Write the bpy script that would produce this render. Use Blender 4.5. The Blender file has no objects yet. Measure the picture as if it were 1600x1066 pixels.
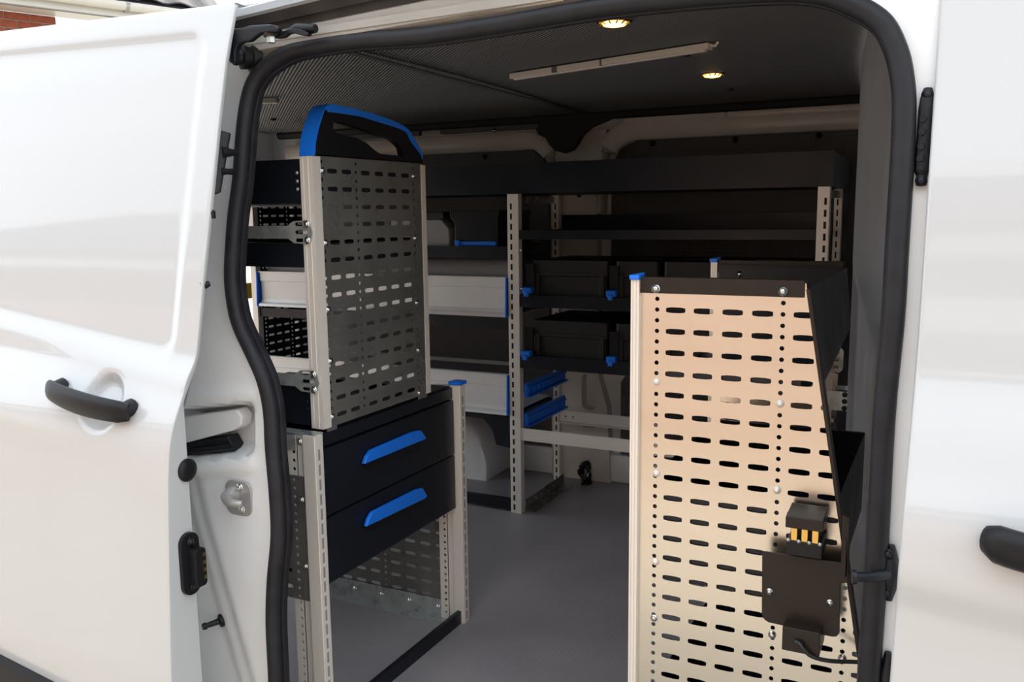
import bpy, bmesh, math, random
from mathutils import Vector, Matrix, geometry
random.seed(3)
C = bpy.context.scene.collection
# ------------------------------------------------------------------ camera, world, sun, exposure
F = 1366.78; YAW, PIT, ROL = 0.46496, 0.14388, -0.012073
CAM = Vector((0, 0, 1.05))
fw = Vector((-math.sin(YAW)*math.cos(PIT), math.cos(YAW)*math.cos(PIT), -math.sin(PIT)))
r0 = Vector((math.cos(YAW), math.sin(YAW), 0)); u0 = r0.cross(fw)
RT = math.cos(ROL)*r0 + math.sin(ROL)*u0; UP = -math.sin(ROL)*r0 + math.cos(ROL)*u0
cd = bpy.data.cameras.new('camera'); cam = bpy.data.objects.new('camera', cd); C.objects.link(cam)
cd.sensor_width = 36; cd.lens = 36*F/1600; cd.clip_start = 0.05; cd.clip_end = 200
mw = Matrix((RT, UP, -fw)).transposed().to_4x4(); mw.translation = CAM; cam.matrix_world = mw
bpy.context.scene.camera = cam
W = bpy.data.worlds.new('sky'); bpy.context.scene.world = W; W.use_nodes = True
nt = W.node_tree; bg = nt.nodes['Background']
bg.inputs[0].default_value = (0.86, 0.93, 1.0, 1); bg.inputs[1].default_value = 1.7
sd = bpy.data.lights.new('sun', 'SUN'); sd.energy = 4.2; sd.angle = 0.01; sd.color = (1, .95, .87)
sun = bpy.data.objects.new('sun', sd); C.objects.link(sun)
sun.rotation_euler = Vector((0.45, -1.0, -1.15)).to_track_quat('-Z', 'Y').to_euler()
V = bpy.context.scene.view_settings
V.view_transform = 'Standard'; V.look = 'None'; V.gamma = 1; V.use_curve_mapping = False; V.exposure = 0.42

# ------------------------------------------------------------------ measuring helpers
def ray(px, py): return RT*((px-800)/F) - UP*((py-533)/F) + fw
def at(px, py, a, v):
    d = ray(px, py); i = 'xyz'.index(a); return CAM + d*((v-CAM[i])/d[i])
def on(px, py, fy):
    y = 1.1
    for _ in range(12): q = at(px, py, 'y', y); y = fy(q.z)
    return at(px, py, 'y', y)
def curve(pts):
    def f(t):
        if t <= pts[0][0]: return pts[0][1]
        for (a, b), (c, d) in zip(pts, pts[1:]):
            if t <= c:
                s = (t-a)/(c-a); return b + (d-b)*s
        return pts[-1][1]
    return f
def smooth(f, w=.02):
    return lambda t: (f(t-2*w)+2*f(t-w)+3*f(t)+2*f(t+w)+f(t+2*w))/9
def ss(a, b, t):
    t = max(0, min(1, (t-a)/(b-a))); return t*t*(3-2*t)

# ------------------------------------------------------------------ materials
M = {}
def mat(name, col, rough=.5, metal=0, coat=0, bump=None, emit=None, noise=None, spec=.5):
    m = bpy.data.materials.new(name); m.use_nodes = True; n = m.node_tree; b = n.nodes['Principled BSDF']
    b.inputs['Base Color'].default_value = (*col, 1); b.inputs['Roughness'].default_value = rough
    b.inputs['Metallic'].default_value = metal; b.inputs['Coat Weight'].default_value = coat
    b.inputs['Coat Roughness'].default_value = .04; b.inputs['Specular IOR Level'].default_value = spec
    if emit: b.inputs['Emission Color'].default_value = (*emit[0], 1); b.inputs['Emission Strength'].default_value = emit[1]
    tc = n.nodes.new('ShaderNodeTexCoord')
    if noise:   # (scale, amount, rough amount, stretch)
        mp = n.nodes.new('ShaderNodeMapping'); mp.inputs['Scale'].default_value = noise[3] if len(noise) > 3 else (1, 1, 1)
        n.links.new(tc.outputs['Object'], mp.inputs[0])
        nz = n.nodes.new('ShaderNodeTexNoise'); nz.inputs['Scale'].default_value = noise[0]; nz.inputs['Detail'].default_value = 6
        n.links.new(mp.outputs[0], nz.inputs[0])
        mr = n.nodes.new('ShaderNodeMapRange'); mr.inputs[1].default_value = .3; mr.inputs[2].default_value = .7
        mr.inputs[3].default_value = 1-noise[1]; mr.inputs[4].default_value = 1+noise[1]; n.links.new(nz.outputs[0], mr.inputs[0])
        mx = n.nodes.new('ShaderNodeVectorMath'); mx.operation = 'SCALE'; mx.inputs[0].default_value = col
        n.links.new(mr.outputs[0], mx.inputs['Scale']); n.links.new(mx.outputs[0], b.inputs['Base Color'])
        if noise[2]:
            m2 = n.nodes.new('ShaderNodeMapRange'); m2.inputs[1].default_value = .3; m2.inputs[2].default_value = .7
            m2.inputs[3].default_value = rough-noise[2]; m2.inputs[4].default_value = rough+noise[2]
            n.links.new(nz.outputs[0], m2.inputs[0]); n.links.new(m2.outputs[0], b.inputs['Roughness'])
    if bump:    # (kind, scale, strength, distance)
        if bump[0] == 'hex':
            t = n.nodes.new('ShaderNodeTexVoronoi'); t.inputs['Scale'].default_value = bump[1]; t.inputs['Randomness'].default_value = 0; o = t.outputs[0]
        elif bump[0] == 'rib':
            t = n.nodes.new('ShaderNodeTexWave'); t.inputs['Scale'].default_value = bump[1]; o = t.outputs[1]
            t.bands_direction = 'DIAGONAL'
        else:
            t = n.nodes.new('ShaderNodeTexNoise'); t.inputs['Scale'].default_value = bump[1]; o = t.outputs[0]
        n.links.new(tc.outputs['Object'], t.inputs[0])
        bp = n.nodes.new('ShaderNodeBump'); bp.inputs['Strength'].default_value = bump[2]; bp.inputs['Distance'].default_value = bump[3]
        n.links.new(o, bp.inputs['Height']); n.links.new(bp.outputs[0], b.inputs['Normal'])
    M[name] = m; return m
mat('white_paint', (.56, .572, .58), .28, coat=1)
mat('white_paint_inner', (.86, .88, .89), .4, coat=.4, noise=(6, .04, 0))
mat('cream_paint', (.66, .62, .56), .4, coat=.3, noise=(9, .06, 0))
mat('rubber', (.017, .017, .021), .5, noise=(30, .25, .08), spec=.28)
mat('dusty_gasket', (.07, .063, .057), .7, noise=(14, .35, 0))
mat('black_plastic', (.008, .008, .010), .42, spec=.32)
mat('black_steel', (.008, .010, .016), .40, noise=(12, .2, .05), spec=.38)
mat('brown_black_steel', (.020, .013, .010), .42, noise=(40, .1, .03), spec=.35)
mat('case_plastic', (.020, .018, .018), .5, spec=.35, bump=('noise', 900, .3, .0005))
mat('blue_plastic', (.009, .20, .92), .38)
mat('aluminium', (.90, .85, .78), .42, .25, noise=(3, .04, .04))
mat('tray_aluminium', (.82, .81, .79), .45, .2, noise=(7, .04, .03))
mat('brushed_sheet', (.74, .69, .61), .25, 1, noise=(3, .05, .03, (1, 1, 4)))
mat('zinc_sheet', (.25, .25, .235), .28, .6, noise=(7, .20, .05))
mat('zinc_bright', (.55, .58, .57), .3, .6, noise=(25, .2, .08))
mat('chrome', (.75, .76, .75), .18, 1)
mat('satin_steel', (.50, .49, .48), .34, .6, noise=(20, .06, .04))
mat('brass', (.83, .55, .16), .3, 1)
mat('floor_vinyl', (.34, .32, .335), .42, bump=('hex', 75, .35, .002), noise=(4, .10, .04))
mat('lining', (.085, .080, .080), .55, bump=('hex', 70, .7, .003), noise=(3, .08, 0))
mat('ceiling_lining', (.15, .145, .15), .6, bump=('rib', 48, .8, .003))
mat('bulkhead_grey', (.30, .29, .29), .5, noise=(2, .06, 0))
mat('lamp_lens', (1, .8, .5), .2, emit=((1, .55, .16), 4))
mat('lamp_frame', (.75, .62, .45), .25, 1)
mat('strip_cover', (.78, .70, .62), .4, .2)
mat('yellow', (.85, .55, .02), .5)
mat('brick', (.24, .058, .030), .85, noise=(20, .25, 0), bump=('noise', 90, .5, .004))
mat('mortar', (.36, .28, .21), .9, noise=(60, .12, 0))
mat('gutter_pvc', (.58, .56, .50), .35, noise=(5, .05, 0))
mat('roof_tile', (.10, .092, .095), .8, noise=(30, .3, 0))
mat('concrete', (.40, .365, .31), .9, noise=(8, .12, 0), bump=('noise', 60, .3, .004))
mat('cable', (.015, .015, .017), .35)
mat('pen_blue', (.02, .06, .5), .5)
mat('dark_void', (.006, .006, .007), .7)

# ------------------------------------------------------------------ mesh helpers
def link(name, me, m, parent):
    for x in (m if isinstance(m, (list, tuple)) else [m]): me.materials.append(M[x])
    o = bpy.data.objects.new(name, me); C.objects.link(o)
    if parent is not None: o.parent = parent
    return o
def tag(o, label=None, cat=None, group=None, kind=None):
    for k, v in (('label', label), ('category', cat), ('group', group), ('kind', kind)):
        if v: o[k] = v
    return o
def thing(name, label, cat, loc, group=None):
    o = bpy.data.objects.new(name, None); C.objects.link(o); o.location = loc; o.empty_display_size = .05
    ORG[o.name] = Vector(loc); return tag(o, label, cat, group)
ORG = {}
class MB:
    def __init__(s): s.bm = bmesh.new()
    def box(s, x0, x1, y0, y1, z0, z1):
        v = [s.bm.verts.new(p) for p in ((x0,y0,z0),(x1,y0,z0),(x1,y1,z0),(x0,y1,z0),(x0,y0,z1),(x1,y0,z1),(x1,y1,z1),(x0,y1,z1))]
        for f in ((0,3,2,1),(4,5,6,7),(0,1,5,4),(1,2,6,5),(2,3,7,6),(3,0,4,7)): s.bm.faces.new([v[i] for i in f])
        return s
    def prism(s, pts, d, holes=()):
        """solid from a planar 3-D outline (list of Vector) pushed along vector d, with optional holes"""
        d = Vector(d); loops = [[Vector(p) for p in pts]] + [[Vector(p) for p in h] for h in holes]
        flat = [p for l in loops for p in l]; n = len(flat)
        a = [s.bm.verts.new(p) for p in flat]; b = [s.bm.verts.new(p+d) for p in flat]
        for t in geometry.tessellate_polygon(loops):
            try: s.bm.faces.new([a[i] for i in t]); s.bm.faces.new([b[i] for i in reversed(t)])
            except ValueError: pass
        k = 0
        for l in loops:
            m = len(l)
            for i in range(m):
                j = (i+1) % m
                try: s.bm.faces.new([a[k+i], a[k+j], b[k+j], b[k+i]])
                except ValueError: pass
            k += m
        return s
    def tube(s, pts, r, n=10, closed=False, sx=1.0, up=None):
        pts = [Vector(p) for p in pts]; N = len(pts); rings = []
        for i, p in enumerate(pts):
            if closed: t = pts[(i+1) % N]-pts[i-1]
            else: t = pts[min(i+1, N-1)]-pts[max(i-1, 0)]
            t.normalize(); u = Vector(up) if up else (Vector((0, 0, 1)) if abs(t.z) < .9 else Vector((0, 1, 0)))
            a = t.cross(u).normalized(); b = a.cross(t).normalized()
            rr = r[i] if isinstance(r, (list, tuple)) else r
            rings.append([s.bm.verts.new(p + a*(math.cos(2*math.pi*k/n)*rr*sx) + b*(math.sin(2*math.pi*k/n)*rr)) for k in range(n)])
        for i in range(N if closed else N-1):
            A, B = rings[i], rings[(i+1) % N]
            for k in range(n): s.bm.faces.new([A[k], A[(k+1) % n], B[(k+1) % n], B[k]])
        if not closed:
            s.bm.faces.new(rings[0][::-1]); s.bm.faces.new(rings[-1])
        return s
    def cyl(s, p, q, r, n=14, r2=None): return s.tube([p, q], [r, r if r2 is None else r2], n)
    def dome(s, c, d, r, h, n=12):
        c = Vector(c); d = Vector(d).normalized()
        return s.tube([c, c+d*h*.5, c+d*h*.85, c+d*h], [r, r*.9, r*.6, r*.12], n)
    def build(s, name, m, parent=None, bevel=0, smooth=False, seg=2):
        bmesh.ops.recalc_face_normals(s.bm, faces=s.bm.faces)
        if parent is not None and parent.name in ORG: bmesh.ops.translate(s.bm, verts=s.bm.verts, vec=-ORG[parent.name])
        me = bpy.data.meshes.new(name); s.bm.to_mesh(me); s.bm.free()
        if smooth:
            for f in me.polygons: f.use_smooth = True
        o = link(name, me, m, parent)
        if parent is not None and parent.name in ORG: pass
        elif parent is not None:   # sub-part: parent mesh sits at its root's origin, coordinates must be root-relative
            pp = parent.parent
            if pp is not None and pp.name in ORG: me.transform(Matrix.Translation(-ORG[pp.name]))
        if bevel:
            b = o.modifiers.new('bevel', 'BEVEL'); b.width = bevel; b.segments = seg; b.limit_method = 'ANGLE'; b.angle_limit = .6
            for f in me.polygons: f.use_smooth = True
            w = o.modifiers.new('wn', 'WEIGHTED_NORMAL'); w.keep_sharp = True
        elif smooth:
            try: me.set_sharp_from_angle(angle=.7)
            except Exception: pass
        return o
def rr(x0, x1, z0, z1, r, n=5):
    """2-D rounded rectangle"""
    o = []
    for cx, cz, a in ((x1-r, z1-r, 0), (x0+r, z1-r, 90), (x0+r, z0+r, 180), (x1-r, z0+r, 270)):
        for k in range(n): t = math.radians(a+90*k/(n-1)); o.append((cx+r*math.cos(t), cz+r*math.sin(t)))
    return o
SQ = [(1,0),(1,.45),(1,1),(.45,1),(0,1),(-.45,1),(-1,1),(-1,.45),(-1,0),(-1,-.45),(-1,-1),(-.45,-1),(0,-1),(.45,-1),(1,-1),(1,-.45)]
def perf(name, m, parent, P, strips, v0, v1, thick, clip=None):
    """perforated sheet: P maps (u,v) to a point; strips = (ua, ub, uc, kind, [vc...]); every hole is really cut"""
    bm = bmesh.new(); vc_ = {}
    def V_(u, v):
        return bm.verts.new(P(u, v))
    for ua, ub, uc, kind, vs in strips:
        vs = sorted([v for v in vs if v0+.004 < v < v1-.004])
        if not vs or kind is None:
            bm.faces.new([V_(ua, v0), V_(ub, v0), V_(ub, v1), V_(ua, v1)]); continue
        hw, hh, r = (.0158, .0046, .0034) if kind == 's' else (.0036, .0036, .0036)
        bnd = [v0] + [(a+b)/2 for a, b in zip(vs, vs[1:])] + [v1]
        for i, v in enumerate(vs):
            b0, b1 = bnd[i], bnd[i+1]; O, I = [], []
            for a, b in SQ:
                ou = uc + (a*(ub-uc) if a > 0 else a*(uc-ua)); ov = v + (b*(b1-v) if b > 0 else b*(v-b0))
                O.append(V_(ou, ov))
                if kind == 's':
                    x, z = a*hw, b*hh; cx = max(-(hw-r), min(hw-r, x)); cz = max(-(hh-r), min(hh-r, z))
                    d = Vector((x-cx, z-cz)); d = d.normalized()*r if d.length > 1e-9 else d
                    I.append(V_(uc+cx+d.x, v+cz+d.y))
                else:
                    d = Vector((a, b)).normalized()*hw; I.append(V_(uc+d.x, v+d.y))
            for k in range(16): bm.faces.new([O[k], O[(k+1) % 16], I[(k+1) % 16], I[k]])
    bmesh.ops.remove_doubles(bm, verts=bm.verts, dist=1e-5)
    if clip:
        bmesh.ops.bisect_plane(bm, geom=bm.verts[:]+bm.edges[:]+bm.faces[:], plane_co=clip[0], plane_no=clip[1], clear_outer=True)
    nv_ = (P(1, 0)-P(0, 0)).cross(P(0, 1)-P(0, 0)).normalized() if isinstance(P(0, 0), Vector) else (Vector(P(1, 0))-Vector(P(0, 0))).cross(Vector(P(0, 1))-Vector(P(0, 0))).normalized()
    ex = bmesh.ops.extrude_face_region(bm, geom=bm.faces[:], use_keep_orig=True)
    bmesh.ops.translate(bm, verts=[v for v in ex['geom'] if isinstance(v, bmesh.types.BMVert)], vec=nv_*thick*(1 if nv_.y > .5 or nv_.x < -.5 else -1))
    o = MB(); o.bm = bm
    return o.build(name, m, parent)
def profile_post(name, parent, x0, x1, y0, y1, z0, z1, m='aluminium', slots=None):
    """extruded aluminium upright: square tube with running grooves on two faces"""
    w, d = x1-x0, y1-y0; g = .0016; pts = []
    def side(p, q, n):
        L = (q-p).length; t = (q-p)/L
        for a, b in ((.0, 0), (.22, 0), (.22, 1), (.32, 1), (.32, 0), (.62, 0), (.62, 1), (.74, 1), (.74, 0)):
            pts.append(p + t*(a*L) + n*(g*b))
    A, B_, C_, D = Vector((x0, y0, z0)), Vector((x1, y0, z0)), Vector((x1, y1, z0)), Vector((x0, y1, z0))
    side(A, B_, Vector((0, 1, 0))); pts.append(B_); pts.append(C_); side(C_, D, Vector((0, -1, 0))); pts.append(D)
    q = []
    for p in pts:
        if not q or (p-q[-1]).length > 1e-6: q.append(p)
    return MB().prism(q, (0, 0, z1-z0)).build(name, m, parent)
BOLT = {}
def bolt(parent, p, d, r=.007, m='chrome', root=None, name='bolt'):
    """domed socket screw with washer; one shared mesh per size and direction"""
    key = (round(r, 4), tuple(round(c, 2) for c in d), m)
    if key not in BOLT:
        b = MB(); dv = Vector(d).normalized()
        b.cyl((0, 0, 0), dv*r*.18, r, 14); b.dome(dv*r*.18, dv, r*.68, r*.5, 12)
        bmesh.ops.recalc_face_normals(b.bm, faces=b.bm.faces)
        me = bpy.data.meshes.new('bolt'); b.bm.to_mesh(me); b.bm.free(); me.materials.append(M[m]); BOLT[key] = me
        for f in me.polygons: f.use_smooth = True
    o = bpy.data.objects.new(name, BOLT[key]); C.objects.link(o); o.parent = parent
    off = ORG.get(parent.name) or (ORG.get(parent.parent.name) if parent.parent else None) or Vector()
    o.location = Vector(p)-off; return o
def tray(parent, x0, x1, y0, y1, z0, zf, zb=None, m='black_steel', t=.002, name='shelf_tray', ends=True):
    """open shelf tray: floor, front and back lip with folded edge, end walls"""
    zb = zf if zb is None else zb; b = MB()
    b.box(x0, x1, y0, y1, z0, z0+t); b.box(x0, x1, y0, y0+t, z0+t, zf); b.box(x0, x1, y1-t, y1, z0+t, zb)
    b.box(x0, x1, y0+t, y0+.011, zf-t, zf); b.box(x0, x1, y1-.011, y1-t, zb-t, zb)
    if ends:
        for x in (x0, x1-t): b.box(x, x+t, y0+t, y1-t, z0+t, min(zf, zb)-t)
    return b.build(name, m, parent)

# ================================================================== SETTING
def struct(o): o['kind'] = 'structure'; return o
g = MB(); g.box(-30, 30, -30, 40, -.62, -.55); struct(g.build('ground', 'concrete'))
b = MB(); b.box(-2.78, .02, 1.235, 3.19, -.03, 0); struct(b.build('floor', 'floor_vinyl'))
# ceiling: steel roof above, two lining panels below with the joint between them
ce = struct(MB().box(-2.85, .3, 1.50, 3.21, 1.45, 1.47).build('ceiling', 'white_paint_inner'))
def ceil_panel(x0, x1):
    b = MB(); n = 14; top = []; bot = []
    for i in range(n+1):
        y = 1.285 + (3.085-1.285)*i/n; z = 1.418 + .014*math.sin(math.pi*i/n)
        top.append(Vector((x0, y, z+.006))); bot.append(Vector((x0, y, z)))
    b.prism(bot+top[::-1], (x1-x0, 0, 0)); b.build('ceiling_panel', 'ceiling_lining', ce, smooth=True)
ceil_panel(-2.75, -1.247); ceil_panel(-1.233, -.03)
MB().box(-1.25, -1.23, 1.29, 3.08, 1.415, 1.418).build('joint_strip', 'lining', ce)
# far wall: painted steel skin, pillar, formed rails, dark lining panels
wf = struct(MB().box(-2.85, .3, 3.19, 3.21, -.03, 1.45).build('wall_far', 'white_paint_inner'))
def wpoly(pts, y, d, name, m, parent=wf, bevel=0, holes=()):
    return MB().prism([(x, y, z) for x, z in pts], (0, d, 0), [[(x, y, z) for x, z in h] for h in holes]).build(name, m, parent, bevel=bevel)
wpoly([(-2.7, .45), (-1.47, .45), (-1.42, .5), (-1.42, 1.2), (-1.44, 1.26), (-1.49, 1.30), (-2.7, 1.30)], 3.165, .02, 'lining_panel', 'lining')
wpoly([(-1.13, .45), (-.1, .45), (-.1, 1.315), (-1.06, 1.315), (-1.12, 1.29), (-1.16, 1.23), (-1.16, .5)], 3.165, .02, 'lining_panel', 'lining')
wpoly([(-2.7, .115), (-1.40, .115), (-1.38, .14), (-1.38, .40), (-1.42, .43), (-2.7, .43)], 3.17, .015, 'lining_panel', 'lining')
wpoly([(-1.12, .115), (-.1, .115), (-.1, .43), (-1.1, .43), (-1.12, .40)], 3.17, .015, 'lining_panel', 'lining')
wpoly(rr(-1.88, -1.44, 1.375, 1.412, .006), 3.12, .02, 'lining_strip', 'lining')
wpoly(rr(-2.5, -1.98, 1.375, 1.412, .006), 3.12, .02, 'lining_strip', 'lining')
wpoly([(-1.40, 0), (-1.40, .30), (-1.375, .42), (-1.36, 1.2), (-1.38, 1.36), (-1.17, 1.36), (-1.21, 1.2), (-1.20, .42), (-1.165, .30), (-1.15, 0)],
      3.14, .05, 'pillar', 'cream_paint', bevel=.008, holes=[rr(at(909, 620, 'y', 3.14).x, at(931, 620, 'y', 3.14).x, at(920, 640, 'y', 3.14).z, at(920, 585, 'y', 3.14).z, .02), rr(at(909, 662, 'y', 3.14).x, at(931, 662, 'y', 3.14).x, at(920, 668, 'y', 3.14).z, at(920, 655, 'y', 3.14).z, .012)])
wpoly([(-2.7, 0), (-.1, 0), (-.1, .11), (-2.7, .11)], 3.155, .03, 'lower_sill', 'white_paint_inner', bevel=.006)
def rail(pts, r, name='formed_rail', m='cream_paint', sx=.3): return MB().tube(pts, r, 14, sx=sx).build(name, m, wf, smooth=True)
def arc(cx, cz, r, a0, a1, y, n=9):
    return [(cx+r*math.cos(math.radians(a0+(a1-a0)*k/n)), y, cz+r*math.sin(math.radians(a0+(a1-a0)*k/n))) for k in range(n+1)]
rail([(-.1, 3.14, 1.355)] + arc(-1.05, 1.225, .13, 90, 180, 3.14) + [(-1.19, 3.145, 1.05)], .04)
rail([(-2.7, 3.14, 1.335)] + arc(-1.50, 1.225, .11, 90, 0, 3.14) + [(-1.385, 3.145, 1.05)], .032)
rail([(-.1, 3.125, 1.385), (-.72, 3.125, 1.385)], .014); rail([(-.73, 3.125, 1.387), (-1.1, 3.125, 1.387)], .010)
MB().tube([(-.1, 3.10, 1.41), (-2.7, 3.10, 1.41)], .02, 8).build('cant_rail', 'dark_void', wf)
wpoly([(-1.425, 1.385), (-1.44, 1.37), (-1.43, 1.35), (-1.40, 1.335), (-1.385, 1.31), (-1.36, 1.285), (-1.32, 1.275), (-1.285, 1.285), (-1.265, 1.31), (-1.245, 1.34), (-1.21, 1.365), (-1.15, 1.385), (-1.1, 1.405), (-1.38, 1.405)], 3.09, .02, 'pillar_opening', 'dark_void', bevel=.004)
for px, py in ((679, 188), (741, 187), (805, 184), (549, 203), (772, 204)): bolt(wf, at(px, py, 'y', 3.118), (0, -1, 0), .008, root=0)
for x, z in ((-1.0, 1.30), (-.7, 1.30), (-.42, 1.30), (-1.7, .79), (-1.43, .79), (-1.47, .60), (-1.70, 1.28)): bolt(wf, (x, 3.163, z), (0, -1, 0), .011, 'black_plastic')
bolt(wf, at(905, 305, 'y', 3.135), (0, -1, 0), .009, 'black_plastic')
# wheel arch
def arch():
    b = MB(); n = 40; rows = []
    for i in range(n+1):
        t = math.pi*i/n; c_ = math.cos(t); x = -2.035 - .43*math.copysign(abs(c_)**.5, c_); h = .285*max(0, math.sin(t))**.5
        rows.append([b.bm.verts.new((x, y, z)) for y, z in ((3.185, h+.005), (3.03, h), (2.985, max(h-.02, 0)), (2.965, max(h-.06, 0)), (2.96, -.001))])
    for a, c in zip(rows, rows[1:]):
        for k in range(4): b.bm.faces.new([a[k], a[k+1], c[k+1], c[k]])
    return b.build('wheel_arch', 'white_paint_inner', wf, smooth=True)
arch()
# rear end of the load space
wr = struct(MB().prism([(-2.85, 1.20, -.03), (-2.85, 3.21, -.03), (-2.85, 3.21, 1.45), (-2.85, 1.20, 1.45)], (.03, 0, 0),
    [[(-2.85, a, b) for a, b in rr(1.36, 3.04, .01, 1.33, .10)]]).build('wall_rear', 'white_paint_inner'))
MB().tube([(-2.80, 3.09, .05), (-2.80, 3.09, 1.1), (-2.80, 3.03, 1.28), (-2.80, 2.88, 1.37), (-2.80, 1.6, 1.37)], .05, 14, sx=.5).build('formed_rail', 'white_paint_inner', wr, smooth=True)
yp = at(386, 455, 'x', -2.79); MB().box(-2.82, -2.79, yp.y-.05, yp.y+.04, yp.z-.035, yp.z+.035).build('reflector', 'yellow', wr, bevel=.004)
wn = struct(MB().box(-2.85, -1.24, 1.245, 1.26, -.03, 1.40).build('wall_near', 'lining'))
# bulkhead
xb = smooth(curve([(1.25, -.035), (1.42, -.065), (1.55, -.10), (1.9, -.165), (2.4, -.225), (3.2, -.297)]), .04)
def bulkhead():
    b = MB(); ys = [1.26+1.92*i/48 for i in range(49)]; zs = [-.02+1.44*i/40 for i in range(41)]; g = []
    for y in ys:
        row = []
        for z in zs:
            x = xb(y) + .022*ss(.30, .40, z)*(1-ss(.82, .9, z))*ss(1.4, 1.5, y)*(1-ss(2.6, 2.9, y)) + .05*ss(.95, 1.42, z)*(1-ss(1.25, 1.6, y))
            row.append(b.bm.verts.new((x, y, z)))
        g.append(row)
    for i in range(48):
        for j in range(40): b.bm.faces.new([g[i][j], g[i+1][j], g[i+1][j+1], g[i][j+1]])
    bmesh.ops.solidify(b.bm, geom=b.bm.faces[:], thickness=.004)
    return struct(b.build('wall_front', 'bulkhead_grey', smooth=True))
bulkhead()

# ================================================================== VAN BODY (near side)
body = thing('van_body', 'white painted panel van body with a rounded side loading opening', 'van', (-.6, 1.2, -.1))
yf = smooth(curve([(-.2, 1.13), (.5, 1.13), (.8, 1.155), (1.0, 1.18), (1.2, 1.21), (1.32, 1.235), (1.5, 1.29)]))
seal_px = [(431,1066),(427,975),(429,906),(435,837),(432,769),(426,700),(423,643),(413,595),(395,553),(377,515),(368,485),(362,436),(364,380),(368,333),(375,280),(381,200),(389,150),
 (400.5,122),(420,101),(448,84),(481,75),(560,63),(660,56),(782,38),(905,17),(1000,4),(1120,-8),(1230,-14),(1290,-8),(1334,8),(1365,25),(1385,45),(1401,80),(1409,115),(1413,160),(1411,230),(1407,300),(1401,400),(1395,500),(1380,659),(1368,898),(1357,1066)]
SL = [on(x, y, lambda z: yf(z)-.008) for x, y in seal_px]
zb_ = .02
SL = [Vector((SL[0].x-.005, yf(0)-.008, zb_+.08)), ] + SL + [Vector((SL[-1].x-.002, yf(0)-.008, .12)), Vector((SL[-1].x-.03, yf(0)-.008, .03)), Vector((SL[-1].x-.09, yf(0)-.008, 0)), Vector((SL[0].x+.10, yf(0)-.008, 0)), Vector((SL[0].x+.03, yf(0)-.008, .03))]
def catmull(P, n=4):
    o = []; N = len(P)
    for i in range(N):
        a, b, c, d = P[i-1], P[i], P[(i+1) % N], P[(i+2) % N]
        for k in range(n):
            t = k/n; o.append(.5*((2*b)+(c-a)*t+(2*a-5*b+4*c-d)*t*t+(3*b-a-3*c+d)*t*t*t))
    return o
SC = catmull(SL)
MB().tube(SC, .0138, 12, closed=True, up=(0, 1, 0)).build('door_seal', 'rubber', body, smooth=True)
cx_, cz_ = -.6, .65
def inset(p, d, dy):
    v = Vector((cx_-p.x, 0, cz_-p.z)).normalized(); 
    # push towards the inside using the local normal
    return v
def flap():
    b = MB(); N = len(SC); rings = []
    for i, p in enumerate(SC):
        t = (SC[(i+1) % N]-SC[i-1]); t.y = 0; t.normalize(); nrm = Vector((t.z, 0, -t.x))
        if nrm.dot(Vector((cx_-p.x, 0, cz_-p.z))) < 0: nrm = -nrm
        rings.append([b.bm.verts.new(p+nrm*a+Vector((0, c, 0))) for a, c in ((.005, .008), (.010, .008), (.014, .010), (.015, .015), (.014, .021), (.011, .021), (.010, .016), (.005, .014))])
    for i in range(N):
        A, B = rings[i], rings[(i+1) % N]
        for k in range(8): b.bm.faces.new([A[k], A[(k+1) % 8], B[(k+1) % 8], B[k]])
    b.build('trim_flange', 'rubber', body, smooth=True)
flap()
poly2 = [(p.x, p.z) for p in SC]
def inside(x, z):
    c = False; j = len(poly2)-1
    for i in range(len(poly2)):
        xi, zi = poly2[i]; xj, zj = poly2[j]
        if (zi > z) != (zj > z) and x < (xj-xi)*(z-zi)/(zj-zi)+xi: c = not c
        j = i
    return c
pk = [on(x, y, yf) for x, y in ((296, 655), (388, 640), (396, 706), (296, 722))]
def frame_y(x, z):
    y = yf(z)
    # pocket for the sliding-door roller track
    px0, px1 = pk[0].x-.05, pk[1].x; u = (x-px0)/(px1-px0)
    if z > .2 and x < -.9:
        zt = pk[0].z + (pk[1].z-pk[0].z)*u + .006; zb = pk[3].z + (pk[2].z-pk[3].z)*u
        y += .055*ss(px1+.012, px1-.006, x)*ss(zb-.010, zb+.006, z)*ss(zt+.008, zt-.008, z)
        # soft pressed ridge above and below the pocket
        y -= .006*ss(zt+.045, zt+.03, z)*ss(zt+.0, zt+.02, z)*ss(px1+.03, px1+.01, x)
        y -= .007*ss(zb-.045, zb-.03, z)*ss(zb-.0, zb-.02, z)*ss(px1+.03, px1+.01, x)
    # diagonal step low on the rear side and gutter beside the seal
    if x < -.9 and z < .6:
        xl = -1.215 + (.52-z)*.30
        y += .012*ss(xl+.018, xl-.012, x) + .008*ss(xl-.030, xl-.055, x)
    return y
def side_frame():
    b = MB(); s = .009; nx, nz = int(1.50/s), int(1.49/s); g = {}
    X0, Z0 = -1.48, -.10
    for i in range(nx+1):
        for j in range(nz+1):
            x, z = X0+i*s, Z0+j*s; g[i, j] = (x, frame_y(x, z), z)
    vs = {}
    def gv(k):
        if k not in vs: vs[k] = b.bm.verts.new(g[k])
        return vs[k]
    for i in range(nx):
        for j in range(nz):
            x, z = X0+(i+.5)*s, Z0+(j+.5)*s
            if inside(x, z): continue
            b.bm.faces.new([gv((i, j)), gv((i+1, j)), gv((i+1, j+1)), gv((i, j+1))])
    return b.build('side_frame', 'white_paint_inner', body, smooth=True)
side_frame()
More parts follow.
